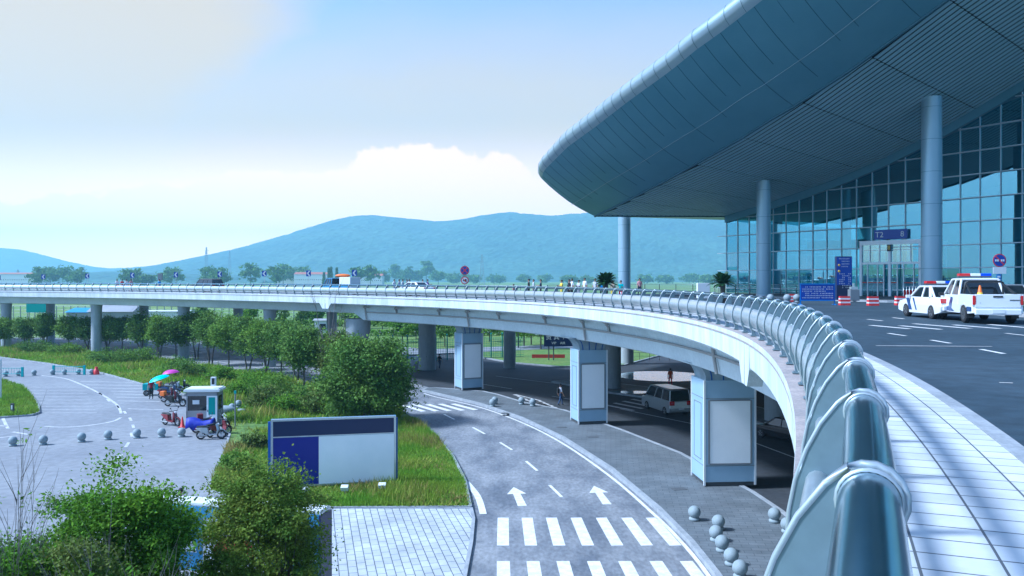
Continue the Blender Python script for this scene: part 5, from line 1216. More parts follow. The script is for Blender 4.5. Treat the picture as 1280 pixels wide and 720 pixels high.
def car(label, cat, loc, rz, kind, paint, police=False, name='parked_car', group=None):
    t = thing(name, label, cat, loc, rz, group)
    if kind == 'sedan': Ln, hw, r, wb, zb, belt, roof = 4.5, .86, .31, (-1.33, 1.33), .22, .92, 1.44; cab = (1.0, -1.60, .32, -.85); top = [(2.22, .3), (2.25, .5), (2.15, .68), (1.9, .76), (1.05, .92), (-1.6, .96), (-2.15, .94), (-2.25, .85), (-2.27, .55), (-2.2, .3)]
    elif kind == 'van': Ln, hw, r, wb, zb, belt, roof = 4.8, .88, .33, (-1.55, 1.45), .26, 1.12, 1.95; cab = (1.75, -2.3, 1.0, -2.2); top = [(2.35, .3), (2.4, .6), (2.3, .85), (1.75, 1.08), (-2.3, 1.14), (-2.36, 1.1), (-2.42, .6), (-2.36, .3)]
    elif kind == 'suv': Ln, hw, r, wb, zb, belt, roof = 4.7, .92, .37, (-1.4, 1.4), .3, 1.08, 1.75; cab = (1.05, -2.2, .45, -2.0); top = [(2.3, .35), (2.33, .7), (2.2, .95), (1.05, 1.08), (-2.2, 1.1), (-2.33, 1.0), (-2.36, .6), (-2.3, .35)]
    elif kind == 'pickup': Ln, hw, r, wb, zb, belt, roof = 5.0, .9, .37, (-1.5, 1.5), .38, 1.08, 1.76; cab = (1.2, -.75, .62, -.55); top = [(2.42, .42), (2.45, .75), (2.3, .98), (1.2, 1.08), (-.8, 1.1), (-.82, .72), (-2.5, .72), (-2.53, .42)]
    elif kind == 'truck': Ln, hw, r, wb, zb, belt, roof = 4.6, .85, .33, (-1.3, 1.4), .35, 1.15, 1.85; cab = (2.1, .7, 1.7, .75); top = [(2.25, .35), (2.28, .8), (2.15, 1.15), (.6, 1.17), (.58, .7), (-2.3, .7), (-2.3, .4)]
    out_ = body_side(top, wb, r*1.18, zb, Ln); mb = MB(); extrude_body(mb, out_, hw, belt-.25); mb.build('body', paint, t, bevel=.025)
    ub = MB(); ub.box((0, 0, zb+.12), (Ln*.9, hw*1.5, .2)); ub.build('underbody', MT['black'], t)
    bf, brr, rf, rr = cab; g0, g1 = hw-.06, hw-.22 if kind != 'van' else hw-.14
    lo = [(bf, -g0, belt-.03), (bf, g0, belt-.03), (brr, g0, belt-.03), (brr, -g0, belt-.03)]; zz = roof-.05; hi = [(rf, -g1, zz), (rf, g1, zz), (rr, g1, zz), (rr, -g1, zz)]
    mb = MB(); mb.loft([lo, hi], sm=False); mb.build('windows', MT['carglass'], t)
    mb = MB(); ex = .05; rings = []
    for z, e_ in ((zz-.02, .02), (zz+.02, .05), (zz+.05, .0), (zz+.07, -.25)): rings.append([(rf+e_, -g1-e_*.5, z), (rf+e_, g1+e_*.5, z), (rr-e_, g1+e_*.5, z), (rr-e_, -g1-e_*.5, z)])
    mb.loft(rings, sm=False); mb.build('roof', paint, t)
    pm = MB(); pw = .05
    for i in range(4): pm.tube([lo[i], hi[i]], pw, 6)
    fr_ = [.47] if kind in ('sedan', 'pickup') else [.36, .66]
    for q in fr_:
        for sy in (-1, 1): pm.tube([(bf+(brr-bf)*q-.05, sy*g0, belt-.03), (rf+(rr-rf)*q, sy*g1, zz)], .045, 6)
    if kind == 'sedan':
        for sy in (-1, 1): pm.tube([(brr+.42, sy*(g0), belt), (rr+.05, sy*g1, zz)], .08, 6)
    for sy in (-1, 1): pm.tube([(bf, sy*(g0+.005), belt-.01), (brr, sy*(g0+.005), belt-.01)], .03, 6)
    pm.build('window_pillars', paint, t)
    for x in wb: wheel_pair(t, x, hw+.01, r)
    rx, fx = min(p[0] for p in top), max(p[0] for p in top)
    tlz, tlh = {'sedan': (.80, .2), 'van': (.98, .3), 'suv': (.95, .3), 'pickup': (.92, .36), 'truck': (.55, .15)}[kind]
    for sy in (-1, 1):
        mb = MB(); mb.box((rx+.05, sy*(hw-.2 if kind != 'pickup' else hw-.09), tlz), (.12, .36 if kind != 'pickup' else .15, tlh)); mb.build('tail_light', MT['lamp_red'], t, bevel=.02)
        mb = MB(); mb.box((fx-.10, sy*(hw-.24), belt-.26), (.16, .34, .14)); mb.build('headlight', MT['lamp_white'], t, bevel=.02)
        mb = MB(); mb.box((bf-.15, sy*(hw+.09), belt+.02), (.1, .2, .14)); mb.build('side_mirror', MT['black'] if kind != 'sedan' else paint, t, bevel=.02)
    mb = MB(); mb.box((rx+.0, 0, .47 if kind != 'sedan' else .5), (.16, hw*1.8, .22)); mb.build('rear_bumper', paint if kind != 'pickup' else MT['carwhite'], t, bevel=.03)
    mb = MB(); mb.box((rx-.085, 0, .58 if kind != 'pickup' else .5), (.02, .44, .14)); mb.build('number_plate', MT['white'], t)
    mb = MB(); mb.box((0, 0, 0), (.001, .001, .001))
    if kind == 'sedan' and police:
        for sy in (-1, 1):
            for (xa, w2) in ((.98, .32), (.45, .14)):
                mb = MB(); yy = sy*(hw+.006)
                mb.add([(xa, yy, .9), (xa+w2, yy, .88), (xa-.35+w2, yy, .34), (xa-.35, yy, .34)], [(0, 1, 2, 3) if sy < 0 else (3, 2, 1, 0)]); o = mb.build('blue_stripe', MT['carblue'], t)
    if kind == 'pickup':
        for sy in (-1, 1): mb = MB(); mb.box((-1.68, sy*(hw-.05), .92), (1.68, .09, .44)); mb.build('bed_side', paint, t, bevel=.015)
        mb = MB(); mb.box((-2.5, 0, .90), (.08, hw*1.78, .50)); tgte = mb.build('tailgate', paint, t, bevel=.015)
        mb = MB(); mb.box((-2.545, .0, 1.06), (.02, .34, .06)); mb.build('handle', MT['black'], tgte)
        mb = MB(); mb.box((-2.545, .62, .82), (.01, .02, .02)); mb.box((-2.545, -.58, .93), (.01, .34, .035)); mb.build('trim_strip', MT['darkgrey'], tgte)
        mb = MB()
        for sy in (-1, 1): mb.tube([(-.95, sy*.72, 1.12), (-1.05, sy*.68, 1.6), (-1.05, sy*.5, 1.64)], .045, 8); mb.tube([(-1.05, sy*.66, 1.55), (-2.1, sy*.78, 1.14)], .045, 8)
        mb.tube([(-1.05, -.6, 1.63), (-1.05, .6, 1.63)], .045, 8); mb.build('roll_bar', MT['black'], t)
        for sy in (-1, 1):
            mb = MB(); yy = sy*(hw+.008); mb.add([(1.0, yy, .42), (1.0, yy, .56), (.35, yy, .62), (.1, yy, 1.0), (-.15, yy, 1.0), (.0, yy, .55), (-.4, yy, .42)], [tuple(range(7)) if sy > 0 else tuple(reversed(range(7)))]); mb.build('blue_stripe', MT['carblue'], t)
            mb = MB(); mb.box((-1.93, sy*(hw-.1), .42), (.06, .26, .42)); mb.build('mud_flap', MT['black'], t)
            mb = MB(); mb.box((-2.2, sy*(hw+.0), .58), (.5, .05, .16)); mb.build('corner_guard', MT['carblue'], t)
    if kind == 'truck':
        for sy in (-1, 1): mb = MB(); mb.box((-.85, sy*hw, .95), (2.8, .05, .45)); mb.build('bed_side', MT['trukblue'], t)
    if police:
        z = roof+.09; x = (rf+rr)/2+.1; lb_ = MB(); lb_.box((x, 0, z-.02), (.26, 1.24, .06)); lo_ = lb_.build('light_bar', MT['darkgrey'], t)
        for y0, y1, m in ((.18, .62, 'lamp_red'), (-.22, .17, 'lamp_white'), (-.62, -.23, 'lamp_blue')):
            mb = MB(); mb.box((x, (y0+y1)/2, z+.06), (.28, y1-y0, .12)); mb.build('beacon', MT[m], lo_, bevel=.03)
    return t
def face(dx, dy): return math.atan2(dy, dx)
def onp(px, py, z=ZD): return W(px, py, z)
p1 = AT(1172, 36.9, ZD); car('white police sedan with blue side stripe and roof lights on the forecourt', 'car', p1, face(.18, 2.6), 'sedan', MT['carwhite'], True, 'police_car')
p2 = AT(1219, 33.8, ZD); car('white police pickup truck with roof lights and roll bar, right of the sedan', 'pickup truck', p2, face(.62, 2.9), 'pickup', MT['carwhite'], True, 'police_pickup')
car('silver sedan mostly hidden behind the police pickup', 'car', AT(1258, 45, ZD), face(.9, 2.4), 'sedan', MT['carsilver'])
car('silver minivan parked in the shade under the bridge', 'van', W(832, 514.5, .0), face(-.35, 1.2), 'van', MT['carsilver'], name='parked_van')
car('black sedan in deep shade behind the nearest clad pillar', 'car', W(983, 550, 0), face(-.8, 1.4), 'sedan', MT['carblack'])
def onbridge(px, u): p = on_ray(px, u); p.z = ZD; return p
def brh(px, u):
    return HD(s_ray(px, u))
car('dark grey sport utility car driving on the far bridge', 'car', onbridge(258, -5), brh(258, -5), 'suv', MT['cargrey'], name='moving_car')
car('small blue pickup truck with orange load on the bridge', 'truck', onbridge(426, -5), brh(426, -5), 'truck', MT['trukblue'], name='small_truck')
p = onbridge(437, -5); mb = MB(); mb.box((0, 0, 0), (1.9, 1.4, 1.25)); tag(mb.build('cargo_box', MT['white'], loc=p+Vector((0, 0, 1.33)), rz=brh(437, -5), bevel=.03), 'white cargo box standing on the small blue truck', 'box')
p = onbridge(426, -5); mb = MB(); mb.ball((0, 0, .0), .5, 14, 8, sc=(1.7, .9, .4)); tag(mb.build('tarpaulin', MT['orange'], loc=p+Vector((.2, 0, 2.12)), rz=0), 'orange bundle lying on the cab of the small blue truck', 'bundle')
car('silver white car parked behind the railing near the group of people', 'car', onbridge(518, -6), brh(518, -6)+.1, 'sedan', MT['carwhite'])
for i, (px, Y) in enumerate(((684, 142), (697, 142), (706, 143))): car('small white car parked beyond the underpass, %s of three' % ('left', 'middle', 'right')[i], 'car', AT(px, Y, .15), .15+i*.1, 'sedan', MT['carwhite'], group='white cars parked beyond the underpass')
# traffic cone in the pickup bed and around
def cone(loc, label, h=.7, m='orange', group=None, band=True):
    t = thing('traffic_cone', label, 'cone', loc, group=group); mb = MB(); mb.lathe([(h*.24, .03), (h*.2, .05), (h*.05, h*.96), (h*.03, h)], seg=16); mb.build('cone', MT[m], t)
    mb = MB(); mb.box((0, 0, .02), (h*.6, h*.6, .04)); mb.build('base', MT[m], t)
    if band: mb = MB(); mb.lathe([(h*.152, h*.42), (h*.157, h*.42), (h*.118, h*.62), (h*.113, h*.62)], seg=16); mb.build('band', MT['yellow'], t)
cone(p2+Vector((-.72, -1.6, .74)), 'orange traffic cone standing in the bed of the police pickup', .75)
cone(W(228, 534, .01), 'red cone standing left of the guard booth', .72, 'red', band=False)
t = thing('red_barrel', 'red plastic barrel at the end of the far bollard row', 'barrel', W(120.5, 468, .01)); mb = MB(); mb.lathe([(.3, 0), (.3, .1), (.24, .5), (.16, .55), (.14, .8)], seg=14); mb.build('drum', MT['red'], t)
# water barriers
for i, (px, py) in enumerate(((991, 377.5), (1055.5, 381.5), (1091, 382), (1125.5, 381.5))):
    p = W(px, py, ZD); t = thing('water_barrier', 'red and white plastic barrier block before the terminal, %s from the left' % ORD[i], 'barrier', p, group='red and white barrier blocks')
    mb = MB()
    for k, (z0, z1, m) in enumerate(((0, .14, 0), (.14, .24, 1), (.24, .38, 0), (.38, .48, 1), (.48, .60, 0))):
        mb.box((0, 0, (z0+z1)/2), (.66-.0*k, .42-.04*k, z1-z0), mi=m)
    mb.build('block', [MT['red'], MT['white']], t)
    mb = MB()
    for sx in (-.18, .18): mb.box((sx, 0, -.0+.03), (.16, .46, .06))
    mb.build('feet', MT['red'], t)
# luggage trolleys
for i in range(6):
    p = AT(1133+i*3.8, 63-i*.25, ZS); t = thing('luggage_trolley', 'pink and grey luggage trolley, %s from the left in the nested row' % ORD[i], 'trolley', p, .35, 'nested luggage trolleys')
    mb = MB(); mb.tube([(-.28, 0, .1), (-.28, .02, 1.05), (.28, .02, 1.05), (.28, 0, .1)], .025, 6); mb.tube([(-.26, -.5, .12), (-.28, 0, .12), (.28, 0, .12), (.26, -.5, .12)], .025, 6); mb.build('frame', MT['steel'], t)
    mb = MB(); mb.box((0, .0, .55), (.5, .02, .42)); mb.build('panel', MT['red'], t)
    for sx in (-.25, .25): mb = MB(); mb.ball((sx, -.42, .06), .06, 8, 6); mb.build('wheel', MT['black'], t)
# bin beside totem
t = thing('litter_bin', 'grey litter bin on the pavement right of the blue totem', 'bin', AT(1067, 61, ZS)); mb = MB(); mb.box((0, 0, .42), (.7, .5, .84)); mb.build('body', MT['grey'], t, bevel=.03); mb = MB(); mb.box((0, 0, .95), (.5, .35, .18)); mb.box((0, 0, 1.15), (.12, .1, .3)); mb.build('top', MT['steel'], t)
mb = MB(); t = thing('utility_box', 'pale metal box behind the railing left of the right palm', 'box', AT(879, 70, ZD)); mb.box((0, 0, .75), (1.05, .5, 1.3)); mb.build('case', MT['white'], t, bevel=.02); mb = MB(); mb.box((-.4, 0, .05), (.1, .3, .1)); mb.box((.4, 0, .05), (.1, .3, .1)); mb.build('feet', MT['grey'], t)
# planter at right edge
t = thing('flower_planter', 'kerbed planter with green plants and small pale flowers at the right edge', 'planter', AT(1281, 38, ZD)); mb = MB(); mb.box((.3, 0, .12), (1.8, 3.0, .24)); mb.build('kerb', MT['kerb'], t)
rng = np.random.RandomState(5); pts = np.stack([rng.uniform(-.55, 1.1, 3000), rng.uniform(-1.4, 1.4, 3000), .2+rng.rand(3000)**.7*.5], 1); link('plants', leaf_mesh('plants', pts, .05, MT['leafbright'], 4), t)
pts = np.stack([rng.uniform(-.55, 1.1, 120), rng.uniform(-1.4, 1.4, 120), .65+rng.rand(120)*.15], 1); link('flowers', leaf_mesh('flowers', pts, .03, MT['white'], 4), t)
# potted cycads
def cycad(loc, label, s=1.0, seed=0):
    t = thing('potted_palm', label, 'plant', loc, group='potted cycads on the forecourt'); rng = random.Random(seed)
    mb = MB(); mb.lathe([(.26*s, 0), (.36*s, .05), (.40*s, .5*s), (.42*s, .55*s), (.36*s, .55*s)], seg=20); mb.build('pot', MT['pot'], t)
    mb = MB(); mb.lathe([(.16*s, .5*s), (.18*s, .8*s), (.2*s, 1.35*s), (.1*s, 1.45*s)], seg=14); mb.build('trunk', MT['bark'], t)
    for k in range(74):
        a = rng.random()*2*PI; e_ = rng.uniform(.2, 1.3); L_ = s*(1.15+.2*rng.random()); mb = MB(); mid = []
        for q in range(8):
            u = q/7; r_ = L_*(u*math.cos(e_)+.0); z_ = 1.40*s+L_*(u*math.sin(e_)-.42*u*u*(1.15-.4*e_)); mid.append(Vector((math.cos(a)*r_, math.sin(a)*r_, z_)))
        mb.tube(mid, [.014*s*(1-.7*q/7) for q in range(8)], 4)
        side = Vector((-math.sin(a), math.cos(a), 0))
        for q in range(1, 22):
            u = q/22; i0 = min(6, int(u*7)); p = mid[i0].lerp(mid[i0+1], u*7-i0); d_ = (mid[i0+1]-mid[i0]).normalized(); l = .24*s*math.sin(PI*min(.98, .15+u*.85))+.03
            for sg in (-1, 1):
                tip = p+(side*sg*.9+d_*.55+Vector((0, 0, -.12))).normalized()*l; w_ = d_*.045*s
                mb.add([p-w_, p+w_, tip], [(0, 1, 2)])
        mb.build('frond', MT['palm'], t)
cycad(AT(757, 60, ZD), 'potted cycad palm on the forecourt left of the farthest roof column', 1.0, 3)
cycad(AT(903.5, 60, ZD), 'potted cycad palm on the forecourt beside the glass corner', 1.0, 8)
# ------------------------------------------------------------------ guard booth
bp_ = W(232.7, 531, .006); bth = thing('guard_booth', 'small grey guard booth with flat white roof and green door', 'booth', bp_, .08); bth.scale = (.90, .90, .95)
Wd, Dp, Ht = 2.36, 1.5, 2.35
mb = MB(); mb.box((Wd/2, Dp/2, .5), (Wd, Dp, 1.0)); mb.box((Wd/2, Dp/2, 2.22), (Wd, Dp, .3))
for x in (.05, Wd-.05): 
    for y in (.05, Dp-.05): mb.box((x, y, 1.2), (.1, .1, 2.36))
mb.build('walls', MT['building'], bth)
mb = MB(); mb.box((Wd/2, Dp/2, 1.52), (Wd-.12, Dp-.12, 1.1)); mb.build('window', MT['carglass'], bth)
mb = MB(); mb.box((.72, .03, 1.62), (.5, .02, .3)); mb.build('paper_notice', MT['white'], bth)
mb = MB(); mb.box((1.92, -.02, 1.05), (.78, .05, 2.05)); dr_ = mb.build('door', MT['whiteframe'], bth); mb = MB(); mb.box((1.92, -.05, 1.35), (.5, .02, 1.25)); mb.build('door_glass', MT['tealfence'], dr_); mb = MB(); mb.box((1.62, -.07, 1.0), (.04, .04, .14)); mb.build('handle', MT['black'], dr_)
mb = MB(); mb.box((Wd/2, Dp/2, 2.45), (Wd+.32, Dp+.32, .16)); mb.box((Wd/2, Dp/2, 2.56), (Wd+.1, Dp+.1, .08)); mb.build('roof', MT['white'], bth)
ac = thing('air_unit', 'white air conditioner unit standing on the guard booth roof', 'air conditioner', bp_+Vector((1.6, .5, 2.62)), .08); mb = MB(); mb.box((.1, 0, .3), (.34, .26, .6)); mb.build('case', MT['white'], ac, bevel=.02); mb = MB(); mb.box((.1, -.14, .32), (.18, .02, .42)); mb.build('grille', MT['black'], ac)
t = thing('thin_post', 'thin green metal post on the grass right of the booth', 'post', W(294, 533, .1)); mb = MB(); mb.tube([(0, 0, 0), (0, 0, 2.35)], .045, 8); mb.build('shaft', MT['grey'], t); mb = MB(); mb.box((0, 0, 2.3), (.14, .1, .2)); mb.build('cap', MT['tealfence'], t)
t = thing('white_stone', 'pale lumpy boulder on the grass beside the booth', 'stone', W(281, 516, .1)); mb = MB(); mb.ball((0, 0, .25), .5, 12, 8, sc=(1.7, .7, .6)); mb.ball((1.2, .1, .15), .25, 10, 6, sc=(1.4, .7, .6)); mb.build('rock', MT['stone'], t)
t = thing('info_box', 'small dark post on the round grass island at the left', 'post', W(15.5, 516, .1)); mb = MB(); mb.box((0, 0, .35), (.22, .14, .7)); mb.build('case', MT['darkgrey'], t); mb = MB(); mb.box((0, -.08, .42), (.1, .02, .3)); mb.build('label_plate', MT['white'], t)
t = thing('white_post', 'white flat post at the left edge behind the grass island', 'post', W(-1, 500, .1)); mb = MB(); mb.box((0, 0, 1.7), (.3, .2, 3.3)); mb.build('panel', MT['white'], t, bevel=.01)
# ------------------------------------------------------------------ scooters
def scooter(loc, rz, label, body, seat='black', box=False, group='motor scooters by the booth'):
    t = thing('motor_scooter', label, 'scooter', loc, rz, group)
    for x in (-.62, .62):
        mb = MB(); rings = []; Rw, rt = .24, .055
        for i in range(20):
            a = 2*PI*i/20; rings.append([(x+(Rw+rt*math.cos(2*PI*k/8))*math.cos(a), rt*math.sin(2*PI*k/8), .29+(Rw+rt*math.cos(2*PI*k/8))*math.sin(a)) for k in range(8)])
        rings.append(rings[0]); mb.loft(rings, caps=False); w_ = mb.build('wheel', MT['tyre'], t)
        mb = MB(); mb.loft([[(x+r_*math.cos(2*PI*k/16), y_, .29+r_*math.sin(2*PI*k/16)) for k in range(16)] for r_, y_ in ((.13, -.04), (.13, .04))], sm=False)
        for k in range(5): a = 2*PI*k/5; mb.box((x+math.cos(a)*.14, 0, .29+math.sin(a)*.14), (.22, .025, .03), mtx=Matrix.Rotation(-a, 3, 'Y'))
        mb.build('rim', MT['rim'], w_)
    mb = MB()   # tail body, floor and leg shield
    mb.loft([[(-.92, -.07, .66), (-.92, .07, .66), (-.92, .07, .72), (-.92, -.07, .72)], [(-.6, -.15, .5), (-.6, .15, .5), (-.6, .15, .76), (-.6, -.15, .76)], [(-.2, -.17, .32), (-.2, .17, .32), (-.2, .15, .74), (-.2, -.15, .74)], [(-.12, -.16, .28), (-.12, .16, .28), (-.12, .16, .36), (-.12, -.16, .36)], [(.3, -.16, .26), (.3, .16, .26), (.3, .16, .34), (.3, -.16, .34)]], sm=False)
    mb.loft([[(.3, -.17, .26), (.3, .17, .26), (.36, .17, .26), (.36, -.17, .26)], [(.38, -.22, .6), (.38, .22, .6), (.5, .14, .6), (.5, -.14, .6)], [(.28, -.13, .95), (.28, .13, .95), (.42, .1, .95), (.42, -.1, .95)]], sm=False)
    mb.loft([[(.42, -.06, .56), (.42, .06, .56), (.42, .06, .62), (.42, -.06, .62)], [(.7, -.07, .6), (.7, .07, .6), (.7, .06, .64), (.7, -.06, .64)], [(.92, -.05, .42), (.92, .05, .42), (.93, .04, .46), (.93, -.04, .46)]], sm=False)
    mb.build('body', body, t, bevel=.02)
    mb = MB(); mb.loft([[(-.85, -.1, .76), (-.85, .1, .76), (-.85, .08, .84), (-.85, -.08, .84)], [(-.4, -.14, .74), (-.4, .14, .74), (-.4, .12, .86), (-.4, -.12, .86)], [(-.1, -.1, .72), (-.1, .1, .72), (-.1, .08, .8), (-.1, -.08, .8)]], sm=False); mb.build('seat', MT[seat], t, bevel=.02)
    mb = MB(); mb.tube([(.62, .07, .29), (.5, .07, .62), (.36, 0, 1.0)], .025, 6); mb.tube([(.62, -.07, .29), (.5, -.07, .62), (.36, 0, 1.0)], .025, 6); mb.build('fork', MT['grey'], t)
    mb = MB(); mb.tube([(.22, -.34, 1.03), (.33, -.15, 1.03), (.33, .15, 1.03), (.22, .34, 1.03)], .022, 6); mb.build('handlebar', MT['black'], t)
    for sy in (-1, 1): mb = MB(); mb.tube([(.33, sy*.2, 1.03), (.33, sy*.3, 1.2)], .01, 4); mb.ball((.33, sy*.32, 1.24), .065, 10, 6, sc=(.4, 1, .7)); mb.build('mirror', MT['black'], t)
    mb = MB(); mb.ball((.43, 0, .93), .09, 10, 8, sc=(.8, 1, .9)); mb.build('headlight', MT['lamp_white'], t); mb = MB(); mb.box((-.93, 0, .68), (.05, .14, .07)); mb.build('tail_light', MT['lamp_red'], t)
    mb = MB(); mb.tube([(-.15, .1, .2), (.02, .26, .0)], .015, 5); mb.tube([(-.2, -.12, .24), (-.8, -.18, .26)], .05, 8); mb.build('exhaust', MT['grey'], t)
    if box: mb = MB(); mb.box((-1.0, 0, 1.0), (.36, .4, .36)); mb.build('top_box', box, t, bevel=.03); 
    return t
MT['maroonpaint'] = mat('maroon_paint', (.17, .012, .02), .35, coat=.3); R = MT['maroonpaint']; BK = MT['black']; SV = MT['carsilver']; BL = MT['carblue']
scooter(W(214, 532, .006), -.5, 'red and black motor scooter parked alone between the booth and bollards', R)
for i, (px, py, m, lb, bx) in enumerate(((219, 508, BK, 'black motor scooter with orange box, nearest of the packed row', MT['orange']), (214, 503, R, 'red motor scooter second in the packed row left of the booth', None), (210, 498.5, R, 'dark red motor scooter third in the packed row', None), (213, 494.5, BL, 'blue motor scooter with orange box, fourth in the packed row', MT['orange']), (218, 491, SV, 'silver motor scooter fifth in the packed row', None), (225, 489, BK, 'black motor scooter farthest in the packed row', None))):
    scooter(W(px, py, .006), -.12+.1*math.sin(i*3), lb, m, box=bx)
scooter(W(264, 549, .006), .15, 'silver and black scooter nearest to the bollards beside the booth', SV, box=None)
scooter(W(257, 541, .006), .05, 'dark red scooter partly under a blue cover beside the booth', R)
scooter(W(270, 538, .006), .5, 'black scooter behind the silver one beside the booth', BK, box=R)
scooter(W(274, 545, .006), .9, 'red scooter facing the grass edge beside the booth', R)
# blue cover draped on the scooter
c = W(252.5, 541, .006); mb = MB(); rings = []
for k in range(9):
    u = k/8; x = -.95+u*1.75; hgt = .88+.12*math.sin(u*PI*2+.6)-.18*u*(u < .2); rings.append([(x+.05*math.sin(k*2), -.36-.05*math.sin(k*2.3), .30+.12*math.sin(k*1.9)), (x, -.26, .7), (x, -.12, hgt), (x, .12, hgt+.01), (x, .26, .7), (x, .36+.04*math.sin(k*1.7), .34)])
mb.loft(rings, closed=False, sm=True); o = tag(mb.build('cover_sheet', MT['tarp'], loc=c, rz=.05), 'royal blue cloth cover draped over a scooter beside the booth', 'cover'); sf = o.modifiers.new('thick', 'SOLIDIFY'); sf.thickness = .02
# trike with teal box, umbrellas
c = W(190, 494, .006); t = thing('cargo_tricycle', 'teal box cargo tricycle behind the man in dark red', 'tricycle', c, .1)
mb = MB(); mb.box((0, 0, .75), (1.3, .9, .55)); mb.build('cargo_box', MT['teal'], t, bevel=.02); wheel_pair(t, -.3, .55, .26, .1)
mb = MB(); mb.loft([[(1.0+r_*math.cos(2*PI*k/16), y_, .26+r_*math.sin(2*PI*k/16)) for k in range(16)] for r_, y_ in ((.26, -.04), (.26, .04))], sm=False); mb.build('wheel', MT['tyre'], t); mb = MB(); mb.tube([(.5, 0, .5), (1.0, 0, .8), (.95, 0, 1.0)], .03, 6); mb.tube([(1.0, 0, .26), (.93, 0, 1.0)], .03, 6); mb.tube([(.9, -.3, 1.02), (.9, .3, 1.02)], .02, 6); mb.build('frame', MT['grey'], t)
def umbrella(loc, m, label, tilt, R_=.95):
    t = thing('umbrella', label, 'umbrella', loc); mb = MB(); seg = 16; rings = []
    for k in range(6): u = k/5; r_ = R_*math.sin(u*1.2)/math.sin(1.2); z = 1.55+.42*math.cos(u*1.25)-.13; rings.append([(r_*math.cos(2*PI*q/seg)*(1 if q % 2 == 0 else .95)+1e-4, r_*math.sin(2*PI*q/seg)*(1 if q % 2 == 0 else .95), z) for q in range(seg)])
    mb.loft(rings, caps=False); cn = mb.build('canopy', MT[m], t); mb = MB(); mb.tube([(0, 0, .0), (0, 0, 1.86)], .015, 6); mb.build('shaft', MT['grey'], t); t.rotation_euler = tilt
umbrella(W(207, 500, .1)+Vector((0, 0, .25)), 'umcyan', 'cyan umbrella tilted over the packed scooters', (.1, -.3, 0), .85); umbrella(W(216, 494, .1)+Vector((0, 0, .35)), 'ummag', 'magenta umbrella behind the cyan one over the scooters', (.0, -.1, 0), .72)
# bus shelter behind the olive tree
c = AT(289, 25.9, .006); t = thing('bus_shelter', 'blue and white shelter with thin white roof, mostly hidden behind the olive green tree', 'shelter', c, math.atan2(-1.5, 6.6))
mb = MB(); mb.box((0, -.05, 2.92), (6.5, .62, .12)); mb.build('roof', MT['white'], t, bevel=.03)
mb = MB(); mb.box((0, -.36, 2.68), (6.4, .05, .34)); mb.build('roof_band', MT['trukblue'], t)
for x in (-3.15, -1.05, 1.05, 3.15): mb = MB(); mb.box((x, .2, 1.43), (.1, .1, 2.86)); mb.build('post', MT['steel'], t)
for i, x in enumerate((-2.1, 0, 2.1)):
    mb = MB(); mb.box((x, .2, 1.55), (1.96, .05, 1.9)); pn = mb.build('back_panel', MT['trukblue' if i != 1 else 'adwhite'], t)
    mb = MB(); mb.prism([(.95*math.cos(a)*.8, .9*math.sin(a)*.7) for a in [PI*k/12 for k in range(13)]], -.006, .006); mb.xform(Matrix.Translation((x, .165, 1.2)) @ Matrix.Rotation(PI/2, 4, 'X')); mb.build('white_graphic' if i != 1 else 'red_graphic', MT['white' if i != 1 else 'red'], pn)
for x in (-3.22, 3.22): mb = MB(); mb.box((x, 0, 1.43), (.07, .78, 2.78)); mb.build('end_panel', MT['navy'], t)
mb = MB(); mb.box((0, -.05, .48), (5.4, .36, .06)); mb.build('bench', MT['grey'], t)
for x in (-2.4, 0, 2.4): mb = MB(); mb.box((x, -.05, .225), (.06, .3, .45)); mb.build('bench_leg', MT['grey'], t)
